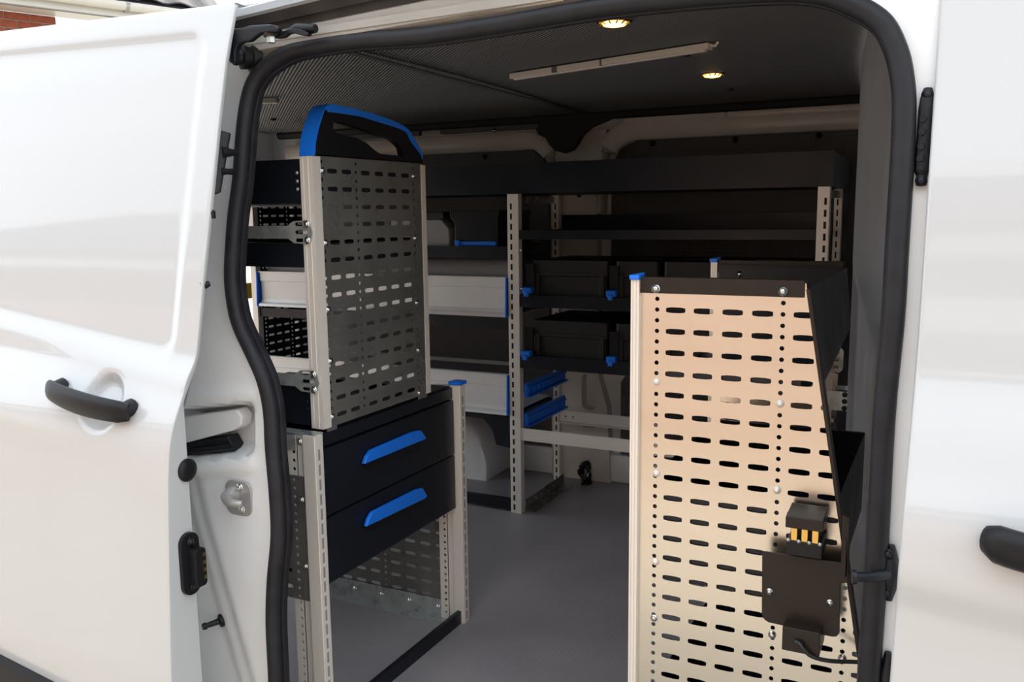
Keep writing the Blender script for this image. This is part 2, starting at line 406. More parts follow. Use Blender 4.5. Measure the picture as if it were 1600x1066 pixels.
# rear side skin behind the open door, far side skin and roof skin
ysk = smooth(curve([(-.2, 1.02), (.48, 1.03), (.63, 1.04), (.70, 1.052), (.75, 1.075), (.80, 1.10), (.85, 1.118), (.95, 1.142), (1.1, 1.17), (1.2, 1.195), (1.3, 1.22), (1.4, 1.26), (1.46, 1.30)]), .012)
def skin(name, x0, x1, z0, z1, fy, m, parent, nx=2, nz=50, thick=.002):
    b = MB(); g = [[b.bm.verts.new((x0+(x1-x0)*i/nx, fy(z0+(z1-z0)*j/nz), z0+(z1-z0)*j/nz)) for j in range(nz+1)] for i in range(nx+1)]
    for i in range(nx):
        for j in range(nz): b.bm.faces.new([g[i][j], g[i+1][j], g[i+1][j+1], g[i][j+1]])
    bmesh.ops.solidify(b.bm, geom=b.bm.faces[:], thickness=thick)
    return b.build(name, m, parent, smooth=True)
skin('rear_side_skin', -2.9, -1.47, -.25, 1.42, lambda z: yf(z)-.012, 'white_paint', body)
MB().box(-2.9, .3, 3.215, 3.225, -.3, 1.45).build('far_side_skin', 'white_paint', body)
MB().box(-2.88, .3, 1.50, 3.225, 1.475, 1.485).build('roof_skin', 'white_paint', body)
MB().prism([(-2.85, 1.262, 1.425), (-2.85, 1.50, 1.465), (-2.85, 1.50, 1.475), (-2.85, 1.262, 1.430)], (3.1, 0, 0)).build('cant_panel', 'white_paint', body)
MB().box(-2.9, .3, 1.14, 3.2, -.25, -.035).build('underbody', 'black_plastic', body)
# header rail over the opening: cream flange, dusty gasket, white roof gutter
def beam(name, m, prof, bevel=0):
    """prof: list of (px, py) pairs at the left and right ends on the plane y -> lofted along the van"""
    b = MB(); A = [b.bm.verts.new(p) for p, q in prof]; B = [b.bm.verts.new(q) for p, q in prof]
    for k in range(len(prof)-1): b.bm.faces.new([A[k], A[k+1], B[k+1], B[k]])
    bmesh.ops.solidify(b.bm, geom=b.bm.faces[:], thickness=.002)
    return b.build(name, m, body, smooth=False)
def ext(p, q, xl=-2.85, xr=.25):
    d = (q-p)/(q.x-p.x); return (p+d*(xl-p.x), p+d*(xr-p.x))
ridge = ext(at(431, 63, 'y', 1.222), at(560, 44, 'y', 1.222))
low = ext(at(431, 82, 'y', 1.236), at(560, 60, 'y', 1.236))
inn = ext(at(431, 55, 'y', 1.226), at(560, 36, 'y', 1.226))
g0 = ext(at(431, 41, 'y', 1.232), at(560, 15.5, 'y', 1.232))
g1 = ext(at(361, 34, 'y', 1.212), at(495, 1.4, 'y', 1.212))
beam('header_rail', 'cream_paint', [low, (low[0]+Vector((0, -.012, .006)), low[1]+Vector((0, -.012, .006))), ridge, inn, g0])
beam('drip_gasket', 'dusty_gasket', [(g0[0]+Vector((0, 0, -.002)), g0[1]+Vector((0, 0, -.002))), (g0[0]*.5+g1[0]*.5+Vector((0, .004, 0)), g0[1]*.5+g1[1]*.5+Vector((0, .004, 0))), g1])
beam('roof_gutter', 'white_paint', [g1, (g1[0]+Vector((0, -.004, .004)), g1[1]+Vector((0, -.004, .004))), (g1[0]+Vector((0, .002, .018)), g1[1]+Vector((0, .002, .018))), (g1[0]+Vector((0, .03, .030)), g1[1]+Vector((0, .03, .030))), (g1[0]+Vector((0, .10, .045)), g1[1]+Vector((0, .10, .045)))])
# striker plate
def striker():
    c = on(375, 776, yf); x, z = c.x, c.z; y = yf(z)-.001
    pts = [(x+a, y, z+b_) for a, b_ in rr(-.030, .030, -.034, .030, .016)]
    o = MB().prism(pts, (0, -.004, 0)).build('striker_plate', 'satin_steel', body, bevel=.001)
    s = MB(); s.tube([(x-.012, y-.003, z+.004), (x-.010, y-.020, z+.003), (x, y-.028, z), (x+.014, y-.028, z-.002), (x+.026, y-.022, z-.003)], [.017, .012, .009, .007, .006], 12)
    s.build('striker_loop', 'satin_steel', o, smooth=True)
    for dx, dz in ((.006, .019), (.008, -.022)): bolt(o, (x+dx, y-.004, z+dz), (0, -1, 0), .0075)
    MB().box(x-.024, x-.014, y-.0047, y-.004, z+.010, z+.0118).build('ink_mark', 'pen_blue', o)
striker()
# rubber bump stop near the top rear corner and the small peg low down
c = on(404, 93, yf); d = Vector((-.55, -1, .05)).normalized()
o = MB().tube([c, c+d*.014, c+d*.016, c+d*.030, c+d*.032, c+d*.048], [.023, .023, .019, .021, .015, .012], 18).build('bump_stop', 'black_plastic', body, smooth=True)
MB().tube([c+d*.046, c+d*.060], [.010, .009], 6).build('hex_peg', 'rubber', o)
c = on(348, 969, lambda z: frame_y(-1.2, z)); d = Vector((-.55, -1, -.1)).normalized()
MB().tube([c+Vector((0, .03, 0)), c, c+d*.006, c+d*.008, c+d*.03, c+d*.031, c+d*.038], [.013, .013, .012, .006, .005, .007, .006], 14).build('grommet_peg', 'black_plastic', body, smooth=True)
# track end box and black roller bracket in the pocket
p0, p1, p2, p3 = [at(x, y, 'y', 1.160) for x, y in ((285, 652), (377, 641), (377, 673), (285, 694))]
MB().prism([p0, p1-Vector((.012, 0, 0)), p1-Vector((0, 0, .012)), p2+Vector((0, 0, .010)), p2-Vector((.012, 0, 0)), p3], (0, .03, 0)).build('track_cover', 'white_paint_inner', body, bevel=.004)
p0, p1, p2, p3 = [at(x, y, 'y', 1.165) for x, y in ((285, 692), (355, 682), (369, 708), (285, 724))]
o = MB().prism([p0, p1, p2, p3], (0, .03, 0)).build('roller_bracket', 'black_steel', body, bevel=.003)
q0, q1 = at(300, 706, 'y', 1.158), at(366, 698, 'y', 1.158); MB().cyl(q0, q1, .006, 10).build('bracket_pin', 'black_plastic', o, smooth=True)
# latch strip and striker pin on the front edge of the opening
def on_f(px, py, off=0): return on(px, py, lambda z: yf(z)-.004-off)
a_, b_ = on_f(1450, 138), on_f(1439, 290); ax = (b_-a_)
o = MB().tube([a_, a_+ax*.1, a_+ax*.2, a_+ax*.85, a_+ax*.9, b_], [.005, .008, .009, .009, .006, .006], 8).build('latch_strip', 'black_plastic', body)
for t in (.32, .45, .6, .72): MB().cyl(a_+ax*t, a_+ax*t+Vector((-.003, -.011, 0)), .0042, 10).build('latch_contact', 'black_steel', o)
bolt(o, a_+ax*.07+Vector((0, -.005, 0)), (0, -1, 0), .007, 'black_steel'); bolt(o, a_+ax*.95+Vector((0, -.005, 0)), (0, -1, 0), .007, 'black_steel')
c = on_f(1391, 895); c0 = c + Vector((0, 0, .036)); c1 = c-Vector((0, 0, .036))
o = MB().tube([c0, c0*.8+c1*.2, c, c0*.2+c1*.8, c1], [.004, .008, .014, .008, .004], 10).build('door_locator', 'black_steel', body, smooth=True)
MB().tube([c+Vector((0, -.004, 0)), c+Vector((-.022, -.03, .002)), c+Vector((-.036, -.036, .002)), c+Vector((-.037, -.037, .002)), c+Vector((-.041, -.038, .002))], [.008, .006, .006, .009, .009], 12).build('locator_pin', 'black_steel', o, smooth=True)
for dz in (.026, -.024): bolt(o, c+Vector((-.003, -.007, dz)), (-.2, -1, 0), .007, 'black_steel')
c = on_f(1386, 1052); MB().tube([c+Vector((0, 0, .028)), c, c-Vector((0, 0, .05))], [.004, .010, .012], 10).build('lower_latch', 'black_steel', body, smooth=True)
# upper hinge arm carrying the sliding door
P_ = lambda x, y, Y=1.17: at(x, y, 'y', Y)
arm = thing('door_arm', 'dark grey cranked roller arm bolted at the top rear corner of the opening', 'hinge arm', P_(400, 60))
def crp(x, y, Y): return at(340+x/7.105, y/7.105, 'y', Y)
pts = [(110,320),(250,310),(350,280),(560,268),(640,280),(668,310),(660,350),(560,355),(470,365),(420,400),(350,455),(270,465),(215,500),(190,560),(190,690),(170,730),(128,640),(140,560),(108,420)]
MB().prism([crp(x, y, 1.165) for x, y in pts], (0, .012, 0)).build('arm_plate', 'black_steel', arm, bevel=.003)
pts = [(560,350),(660,345),(740,340),(780,320),(830,310),(900,320),(960,345),(1010,370),(990,395),(900,385),(830,362),(780,370),(730,410),(660,425),(560,410)]
MB().prism([crp(x, y, 1.185) for x, y in pts], (0, .010, 0)).build('link_plate', 'black_steel', arm, bevel=.002)
q = crp(590, 380, 1.178); MB().cyl(q+Vector((0, 0, .012)), q-Vector((0, 0, .004)), .012, 14).build('pivot_washer', 'brown_black_steel', arm)
MB().cyl(q, crp(595, 475, 1.178), .0075, 6).build('pivot_bolt', 'zinc_bright', arm)
a1, a2 = crp(800, 345, 1.20), crp(1090, 315, 1.20)
MB().tube([a1, a1*.7+a2*.3+Vector((0, 0, .004)), a1*.4+a2*.6, a2], [.005, .008, .010, .007], 12).build('roller', 'black_plastic', arm, smooth=True)

# ================================================================== SLIDING DOOR (slid back, outside the body)
XD = -1.10
ydr = smooth(curve([(-.3, .935), (.30, .937), (.48, .948), (.626, .958), (.69, .966), (.727, .979), (.774, 1.005), (.822, 1.033), (.957, 1.060), (1.09, 1.089), (1.198, 1.112), (1.31, 1.138), (1.40, 1.166), (1.5, 1.20)]), .010)
door = thing('sliding_door', 'white sliding side door standing open behind the loading opening', 'door', (XD, 1.0, .0))
def dp(x, y): return on(x, y, ydr)
# measured crease lines as z(x) in the door plane
def line(p, q):
    a, b = dp(*p), dp(*q); s = (b.z-a.z)/(b.x-a.x); return lambda x: a.z+s*(x-a.x)
topE = line((0, 51), (364, 7)); win_t = line((0, 78), (300, 48)); win_b = line((0, 500), (240, 560)); cr2 = line((110, 545), (280, 590))
low_c = line((0, 655), (262, 738)); trimL = line((0, 1030), (70, 1066))
hc = dp(158, 630)
def door_y(x, z):
    y = ydr(z)
    # pressed window panel
    xr = -1.148; zt, zb = win_t(x), win_b(x); r = .045
    dx, dz1, dz2 = xr-x, zt-z, z-zb
    dd = min(dx, dz1, dz2)
    if dx < r and dz1 < r: dd = r-math.hypot(r-dx, r-dz1)
    if dx < r and dz2 < r: dd = r-math.hypot(r-dx, r-dz2)
    y += .007*ss(-.006, .020, dd)
    # feature line below the pressed panel, concave lower flank
    y -= .004*ss(cr2(x)-.03, cr2(x), z)*ss(cr2(x)+.03, cr2(x), z)
    y += .010*ss(low_c(x)+.012, low_c(x)-.05, z)*ss(XD-.02, XD-.30, x)
    # finger dish behind the handle
    r2 = math.hypot((x-hc.x)/.052, (z-hc.z)/.052); y += .017*ss(1.0, .5, r2)
    return y
yend = lambda z: max(ydr(z)+.009, 1.003)
def door_skin():
    b = MB(); xs = []; x = XD
    while x > -2.35: xs.append(x); x -= .007 if x > -1.75 else .05
    zlo, n = -.12, 210; cols = []
    for x in xs:
        zt = topE(x); cols.append([b.bm.verts.new((x, door_y(x, zlo+(zt-zlo)*j/n), zlo+(zt-zlo)*j/n)) for j in range(n+1)])
    for A, B in zip(cols, cols[1:]):
        for j in range(n): b.bm.faces.new([A[j], B[j], B[j+1], A[j+1]])
    # rolled leading edge and return flange, rolled top edge
    prev = cols[0]
    for dx, dy in ((.0012, .0006), (.0016, .002), (.0016, .004), (.0, None)):
        row = [b.bm.verts.new((xs[0]+dx, (v.co.y+dy) if dy is not None else yend(v.co.z), v.co.z)) for v in cols[0]]
        for j in range(n): b.bm.faces.new([prev[j], prev[j+1], row[j+1], row[j]])
        prev = row
    prev = [c[-1] for c in cols]
    for dy, dz in ((.002, .003), (.008, .004), (.03, .002)):
        row = [b.bm.verts.new((c[-1].co.x, c[-1].co.y+dy, c[-1].co.z+dz)) for c in cols]
        for k in range(len(cols)-1): b.bm.faces.new([prev[k], prev[k+1], row[k+1], row[k]])
        prev = row
    return b.build('door_skin', 'white_paint', door, smooth=True)
door_skin()
b = MB(); zz = [-.1+1.49*i/30 for i in range(31)]; g = [[b.bm.verts.new((x, yend(z)+dy, z)) for z in zz] for x, dy in ((XD, .0), (XD-.006, .004), (XD-.10, .012), (-2.3, .02))]
for A, B in zip(g, g[1:]):
    for j in range(30): b.bm.faces.new([A[j], A[j+1], B[j+1], B[j]])
b.build('door_inner', 'white_paint_inner', door, smooth=True)
# black lower trim
b = MB(); xs = [-1.35-.05*k for k in range(20)]; g = []
for x in xs:
    z = trimL(x); g.append([b.bm.verts.new((x, ydr(zz_)-dy, zz_)) for zz_, dy in ((z, .0-.012), (z-.002, .006), (z-.03, .012), (z-.10, .016), (z-.3, .014))])
for A, B in zip(g, g[1:]):
    for j in range(4): b.bm.faces.new([A[j], A[j+1], B[j+1], B[j]])
b.build('rubbing_strip', 'black_plastic', door, smooth=True)
# handle: arched grip with two feet
h0, h1 = dp(90, 604), dp(212, 642); n_ = 14; pts = []; rad = []
for i in range(n_+1):
    t = i/n_; p = h0*(1-t)+h1*t; p.y = ydr(p.z); bow = math.sin(math.pi*t)
    pts.append(Vector((p.x, p.y-.014-.017*bow**.5, p.z-.002*bow))); rad.append(.0205*(.88+.12*math.sin(math.pi*min(1, max(0, t)))) if 0 < i < n_ else .015)
hd = MB().tube(pts, rad, 14, sx=.55, up=(0, 0, 1)).build('door_handle', 'black_plastic', door, smooth=True)
for p in (h0*.94+h1*.06, h0*.06+h1*.94):
    p.y = ydr(p.z); MB().tube([p+Vector((0, .004, .002)), p-Vector((0, .022, 0))], [.016, .012], 12).build('handle_foot', 'black_plastic', hd, smooth=True)
# fittings on the leading edge of the door (plane x = XD)
def ed(x, y, X=XD+.004): return at(x, y, 'x', X)
c = ed(294, 735); MB().tube([c-Vector((.006, 0, 0)), c+Vector((.000, 0, 0)), c+Vector((.003, 0, 0)), c+Vector((.0035, 0, 0))], [.019, .019, .015, .007], 24).build('edge_buffer', 'black_plastic', door, smooth=True)
a, c = ed(296, 836), ed(297, 925); ym = (a.y+c.y)/2; w = .019
o = MB().prism([(XD, ym+y_, z_) for y_, z_ in rr(-w, w, c.z-.005, a.z+.005, w-.001, 7)], (.008, 0, 0)).build('contact_plate', 'black_plastic', door, bevel=.001)
cc = ed(303, 880); MB().prism([(XD+.007, ym+.004+y_, z_) for y_, z_ in rr(-.010, .012, cc.z-.035, cc.z+.030, .006, 4)], (.018, 0, 0)).build('contact_housing', 'black_plastic', o, bevel=.002)
for k in range(4): MB().box(XD+.024, XD+.0268, ym+.009, ym+.013, cc.z-.024+k*.013, cc.z-.018+k*.013).build('contact_pin', 'brass', o)
for z_ in (a.z-.010, c.z+.010): bolt(o, (XD+.009, ym, z_), (1, 0, 0), .007, 'black_steel')
# hinge block with two pins, upper edge
a, c = at(349, 203, 'x', XD), at(334, 306, 'x', XD)
o = MB().prism([a+Vector((-.010, -.004, 0)), a+Vector((.002, .006, -.004)), c+Vector((.002, .004, .004)), c+Vector((-.010, -.004, 0))], (.002, .008, 0)).build('edge_latch', 'black_plastic', door, bevel=.002)
p = at(347, 238, 'x', XD); MB().tube([p, p+Vector((.004, .008, 0)), p+Vector((.006, .016, 0)), p+Vector((.008, .026, 0))], [.010, .008, .006, .0055], 10).build('latch_pin', 'black_plastic', o, smooth=True)
p = at(345, 268, 'x', XD); MB().tube([p, p+Vector((.004, .010, 0)), p+Vector((.006, .02, 0)), p+Vector((.008, .026, 0))], [.007, .005, .0055, .003], 10).build('latch_pin', 'black_plastic', o, smooth=True)
p = at(329, 332, 'x', XD); MB().tube([p+Vector((-.006, .002, .008)), p+Vector((-.001, .004, 0)), p+Vector((-.001, .005, -.010))], [.003, .006, .005], 10).build('edge_peg', 'black_plastic', door, smooth=True)
p = at(317, 447, 'x', XD); MB().tube([p+Vector((-.008, .004, 0)), p+Vector((.002, .014, .003))], [.010, .004], 10).build('edge_peg', 'black_plastic', door, smooth=True)

# ================================================================== FRONT DOOR (right)
fd = thing('front_door', 'white closed cab door at the front edge of the loading opening', 'door', (.0, 1.0, 0))
edge = curve([(-.3, -.040), (.3, -.036), (.64, -.030), (.9, -.025), (1.15, -.024), (1.5, -.024)])
def fr_y(x, z):
    y = ysk(z); lc = .640-.10*(x+.03)
    y += .012*ss(lc+.010, lc-.05, z)
    y -= .004*ss(.86, .80, z)*ss(.74, .80, z)
    return y
def front_skin():
    b = MB(); xs = [0]+[.005*k for k in range(1, 41)]+[.25+.08*k for k in range(10)]; n = 200; zlo, zhi = -.2, 1.43; cols = []
    for dx in xs: cols.append([b.bm.verts.new((edge(zlo+(zhi-zlo)*j/n)+dx, fr_y(dx, zlo+(zhi-zlo)*j/n), zlo+(zhi-zlo)*j/n)) for j in range(n+1)])
    for A, B in zip(cols, cols[1:]):
        for j in range(n): b.bm.faces.new([A[j], B[j], B[j+1], A[j+1]])
    prev = cols[0]
    for dx, dy in ((-.003, .001), (-.005, .004), (-.005, .010), (-.002, .018), (-.001, .05)):
        row = [b.bm.verts.new((v.co.x+dx, v.co.y+dy, v.co.z)) for v in cols[0]]
        for j in range(n): b.bm.faces.new([prev[j], prev[j+1], row[j+1], row[j]])
        prev = row
    return b.build('door_skin', 'white_paint', fd, smooth=True)
front_skin()
def fp(x, y): return on(x, y, ysk)
h0, h1 = fp(1541, 838), fp(1640, 858); pts = []; rad = []
for i in range(13):
    t = i/12; p = h0*(1-t)+(h0+(h1-h0)*1.9)*t; bow = math.sin(math.pi*min(1, t*1.0))
    pts.append(Vector((p.x, ysk(p.z)-.010-.022*bow**.6, p.z))); rad.append(.0215 if 0 < i < 12 else .016)
MB().tube(pts, rad, 14, sx=.6, up=(0, 0, 1)).build('door_handle', 'black_plastic', fd, smooth=True)

# ================================================================== RACKING
def dots(z1, n, p=.01735): return [z1-p*k for k in range(n)]
def rows(z1, n, p=.0347): return [z1-p*k for k in range(n)]
# ---- upper rack, left
ur = thing('wall_rack', 'upper rack with perforated zinc end panel and blue topped grab handle', 'rack', (-1.45, 1.5, .63))
def strips(off, z1, n, cl):
    o = []
    for (ua, ub, uc, k) in cl: o.append((ua+off, ub+off, uc+off, k, rows(z1, n) if k == 's' else dots(z1+.01735, 2*n+2)))
    return o
CL = [(1.355, 1.3605, 0, None), (1.3605, 1.384, 1.372, 'd'), (1.384, 1.427, 1.404, 's'), (1.427, 1.4725, 1.450, 's'), (1.4725, 1.4895, 1.481, 'd'), (1.4895, 1.538, 1.5135, 's'),
      (1.538, 1.586, 1.562, 's'), (1.586, 1.636, 1.6105, 's'), (1.636, 1.683, 1.6615, 's'), (1.683, 1.705, 1.694, 'd'), (1.705, 1.728, 0, None)]
perf('end_panel', 'zinc_sheet', ur, lambda u, v: (-1.094, u, v), strips(0, 1.138, 15, CL), .632, 1.168, .0015)
perf('end_panel', 'zinc_sheet', ur, lambda u, v: (-1.99, u, v), strips(0, 1.138, 15, CL), .632, 1.168, .0015)
MB().box(-1.0955, -1.094, 1.355, 1.386, .624, .6325).build('panel_foot', 'zinc_sheet', ur)
MB().box(-1.0955, -1.094, 1.690, 1.728, .624, .6325).build('panel_foot', 'zinc_sheet', ur)
for x0 in (-1.121, -2.02):
    profile_post('upright', ur, x0-.002, x0+.0285, 1.343, 1.367, .632, 1.164); profile_post('upright', ur, x0, x0+.028, 1.726, 1.744, .632, 1.164)
for y, z in ((1.373, 1.138), (1.374, .999), (1.373, .868), (1.373, .765), (1.372, .652), (1.694, 1.138), (1.694, .999), (1.694, .851), (1.694, .741), (1.693, .640)): bolt(ur, (-1.0935, y, z), (1, 0, 0), .0068)
for z0, zf, zk in ((1.076, 1.160, 1.160), (.952, 1.000, 1.000), (.636, .716, .648)): tray(ur, -1.99, -1.098, 1.347, 1.730, z0, zf, zk)
for k, z in enumerate((1.134, 1.118, 1.103)): bolt(ur, (-1.134, 1.3465, z), (0, -1, 0), .0035, 'zinc_bright')
for z in (.700, .685, .670): bolt(ur, (-1.134, 1.3465, z), (0, -1, 0), .0028, 'dark_void')
# grab handle on top of the end panel
def cp(x, y, X=-1.094): return at(370+x/3.949, 130+y/3.949, 'x', X)
outer = [(483,447),(488,370),(505,290),(530,215),(545,170),(565,160),(600,178),(760,202),(900,245),(1000,276),(1052,302),(1082,362),(1140,440),(1150,498)]
hole = [(596,242),(594,285),(612,305),(680,322),(745,340),(800,368),(850,412),(885,436),(1034,452),(1020,400),(1004,378),(970,350),(900,326),(800,290),(700,258),(640,242)]
hcap = MB().prism([cp(x, y) for x, y in outer], (-.016, 0, 0), [[cp(x, y) for x, y in hole]]).build('grab_handle', 'black_plastic', ur, bevel=.003)
band = [(484,447),(489,368),(505,288),(528,212),(543,168),(552,154),(566,178),(600,180),(760,204),(900,247),(1000,278),(1050,304),(1080,364),(1138,440),(1148,470),(1148,430),(1100,345),(1066,292),(1040,268),(960,228),(850,190),(720,156),(600,131),(580,128),(556,140),(535,168),(512,220),(490,290),(476,368),(472,447)]
MB().prism([cp(x, y, -1.0925) for x, y in band], (-.034, 0, 0)).build('blue_band', 'blue_plastic', hcap, bevel=.004)
MB().prism([(-1.0938, a, b) for a, b in rr(1.374, 1.396, 1.173, 1.181, .0035, 4)], (.0010, 0, 0)).build('badge', 'black_plastic', hcap)
# straps tying the rack to the van body
def strap(zc, name='tie_strap'):
    x = at(483, 363, 'y', 1.34).x+.006; y = 1.3395; h = .0125
    out = [(-1.30, zc+h), (x-.058, zc+h), (x-.044, zc+.021), (x-.012, zc+.023), (x-.002, zc+.016), (x+.002, zc), (x-.002, zc-.016), (x-.012, zc-.023), (x-.044, zc-.021), (x-.058, zc-h), (-1.30, zc-h)]
    hs = [rr(x-.040, x-.008, zc+dz-.0035, zc+dz+.0035, .0033, 4) for dz in (.0155, 0, -.0155)]
    o = MB().prism([(a, y, b) for a, b in out], (0, .002, 0), [[(a, y, b) for a, b in hh] for hh in hs]).build(name, 'zinc_bright', ur)
    for dz in (.0155, -.0155): bolt(o, (x-.010, y-.001, zc+dz), (0, -1, 0), .0072)
strap(at(478, 363, 'y', 1.34).z); strap(at(490, 597, 'y', 1.34).z)

# ---- drawer unit, left
X_ = -1.093
dz = lambda x, y: at(x, y, 'x', X_).z
du = thing('drawer_unit', 'black two drawer floor unit with blue handles left of the aisle', 'drawer unit', (-1.3, 1.58, 0))
ztop = (dz(505, 680)+dz(700, 605))/2; zl1 = (dz(506, 702)+dz(604, 664))/2; zl2 = (dz(510, 807)+dz(700, 718))/2; zl3 = (dz(516, 916)+dz(702, 798))/2
Y0, Y1 = 1.326, 1.852
def post(x, y, face, lab=None):
    """unit corner upright: face plate, recessed channel and a perforated fixing flange"""
    z1 = ztop+.004; up = MB().box(x-.030, x, y, y+.026, .0, z1).build('upright', 'aluminium', du, bevel=.0015)
    MB().box(x-.050, x-.030, y+.006, y+.012, .0, z1-.002).build('channel', 'aluminium', up)
    st = [(x-.074, x-.048, x-.058, 'd', dots(z1-.02, 36))]
    perf('flange', 'aluminium', up, lambda u, v: (u, y+.006, v), st, .0, z1-.002, .0012)
    sl = MB(); k = 0.01
    while k < z1-.02: sl.box(x-.0002, x+.0006, y+.009, y+.0145, k, k+.022); k += .030
    sl.build('slot_row', 'bulkhead_grey', up)
    return up
u1 = post(-1.079, 1.296, 1); u2 = post(-1.076, 1.852, 1)
MB().prism([(-1.108, 1.848, ztop+.004), (-1.074, 1.848, ztop+.004), (-1.072, 1.882, ztop+.004), (-1.106, 1.882, ztop+.004)], (0, 0, .009)).build('end_cap', 'blue_plastic', u2, bevel=.002)
MB().box(-1.62, X_-.012, Y0, Y1, zl1+.001, ztop+.001).build('carcass_top', 'black_steel', du, bevel=.002)
MB().box(X_-.012, X_-.004, Y0, Y1, zl1+.002, ztop-.002).build('fascia', 'black_steel', du, bevel=.002)
def drawer(za, zb, hp):
    d_ = MB().box(X_-.016, X_, Y0+.002, Y1-.002, za, zb).build('drawer', 'black_steel', du, bevel=.003)
    t = MB(); t.box(-1.60, X_-.017, Y0+.012, Y1-.012, za+.004, za+.006)
    for y in (Y0+.012, Y1-.014): t.box(-1.60, X_-.017, y, y+.002, za+.006, zb-.02)
    t.box(-1.602, -1.60, Y0+.012, Y1-.012, za+.004, zb-.02); t.build('drawer_box', 'black_steel', d_)
    q = [at(x, y, 'x', X_+.002) for x, y in hp]
    hz = MB(); top = [p+Vector((.016, 0, .0)) for p in q]; n = len(q)
    hz.prism(q, (.010, 0, 0)); hz.build('drawer_handle', 'blue_plastic', d_, bevel=.003)
    m = MB(); lo = min(p.z for p in q)-.004; m.prism([q[0]+Vector((0, 0, -.003)), q[-1]+Vector((0, 0, -.003)), q[-1]+Vector((0, .006, -.020)), q[0]+Vector((0, .03, -.018))], (.003, 0, 0)); m.build('finger_recess', 'black_plastic', d_, bevel=.001)
drawer(zl2+.0015, zl1-.0015, [(564, 725), (568, 713), (575, 703), (640, 675), (653, 672), (661, 684), (655, 688)])
drawer(zl3, zl2-.0015, [(567, 823), (570, 812), (577, 799), (645, 765), (656, 762), (663, 775), (657, 780)])
def dl(cx, n, z1): return [(cx-.0247*2+i, 0) for i in ()]
side_cl = [(-1.62, -1.522, 0, None)] + [(-1.522+.047*k, -1.522+.047*(k+1), -1.4985+.047*k, 's') for k in range(8)] + [(-1.146, -1.124, -1.137, 'd'), (-1.124, -1.109, 0, None)]
zt_, zb_2 = at(450, 742, 'y', 1.298).z, at(485, 941, 'y', 1.298).z
perf('side_panel', 'zinc_sheet', du, lambda u, v: (u, 1.2995, v), strips(0, zt_-.026, 9, side_cl), zb_2, zt_, .0015)
for (x, y) in ((471, 781), (477, 885)): bolt(du, at(x, y, 'y', 1.2985), (0, -1, 0), .0068)
far_cl = [(-1.62, -1.58, 0, None)] + [(-1.58+.048*k, -1.58+.048*(k+1), -1.556+.048*k, 's') for k in range(5)] + [(-1.34, -1.32, -1.33, 'd')] + [(-1.32+.048*k, -1.32+.048*(k+1), -1.296+.048*k, 's') for k in range(4)] + [(-1.128, -1.10, 0, None)]
perf('side_panel', 'zinc_sheet', du, lambda u, v: (u, 1.868, v), strips(0, .54, 15, far_cl), .03, ztop-.01, .0015)
MB().box(-1.60, -1.13, 1.862, 1.8655, .0, .048).box(-1.60, -1.13, 1.83, 1.862, 0, .0025).build('floor_bracket', 'zinc_bright', du)
for k in range(5): bolt(du, (-1.52+.09*k, 1.861, .028), (0, -1, 0), .0055)
MB().box(-1.098, -1.086, 1.322, 1.858, 0, .034).build('kick_rail', 'black_steel', du, bevel=.001)
MB().box(-1.16, -1.13, 1.300, 1.3035, ztop-.03, ztop+.004).box(-1.20, -1.085, 1.300, 1.330, ztop+.002, ztop+.005).build('joining_plate', 'zinc_bright', du)
bolt(du, at(468, 690, 'y', 1.299), (0, -1, 0), .0068)

# ---- far rack: front bay
FY, BY = 2.67, 3.07
fr = thing('far_rack', 'tall rack on the far wall holding two rows of dark tool cases', 'rack', (-.84, 2.87, 0))
def fpost(parent, x0, x1, y0, y1, z0, z1, slotx=None, slotm='dark_void'):
    up = MB().box(x0, x1, y0, y1, z0, z1).build('upright', 'aluminium', parent, bevel=.0015)
    if slotx:
        s = MB(); z = z0+.012
        while z < z1-.03: s.box(slotx[0], slotx[1], y0-.0006, y0+.0002, z, z+.020); z += .034
        s.build('slot_row', slotm, up)
    return up
ZT = at(794, 303, 'y', FY).z
fpost(fr, -1.352, -1.310, FY, FY+.028, 0, ZT, (-1.341, -1.334))
fpost(fr, -.352, -.318, FY, FY+.028, 0, ZT, (-.333, -.326))
fpost(fr, -1.352, -1.326, BY-.025, BY, 0, ZT, (-1.342, -1.336)); fpost(fr, -.350, -.325, BY-.025, BY, 0, ZT, (-.341, -.336))
for x in (-1.345, -.335): MB().box(x, x+.002, FY+.028, BY-.025, ZT-.03, ZT-.006).build('top_tie', 'zinc_sheet', fr)
xa, xb2 = -1.310, -.352
tray(fr, xa, xb2, FY+.002, BY-.03, .966, .996, 1.045, name='shelf_tray')
tray(fr, xa, xb2, FY+.002, BY-.03, .737, .779); tray(fr, xa, xb2, FY+.002, BY-.03, .525, .570)
MB().box(xa, xb2, FY+.004, FY+.010, .267, .311).box(xa, xb2, FY+.010, FY+.03, .267, .270).build('front_beam', 'aluminium', fr, bevel=.001)
za, zb3 = at(885, 640, 'y', BY).z, at(885, 658, 'y', BY).z
MB().box(-1.326, -.35, BY-.022, BY-.018, zb3, za).box(-1.326, -.35, BY-.040, BY-.022, zb3, zb3+.003).build('back_rail', 'aluminium', fr)
for x in (-1.30, -1.27): bolt(fr, (x, BY-.023, (za+zb3)/2), (0, -1, 0), .005)
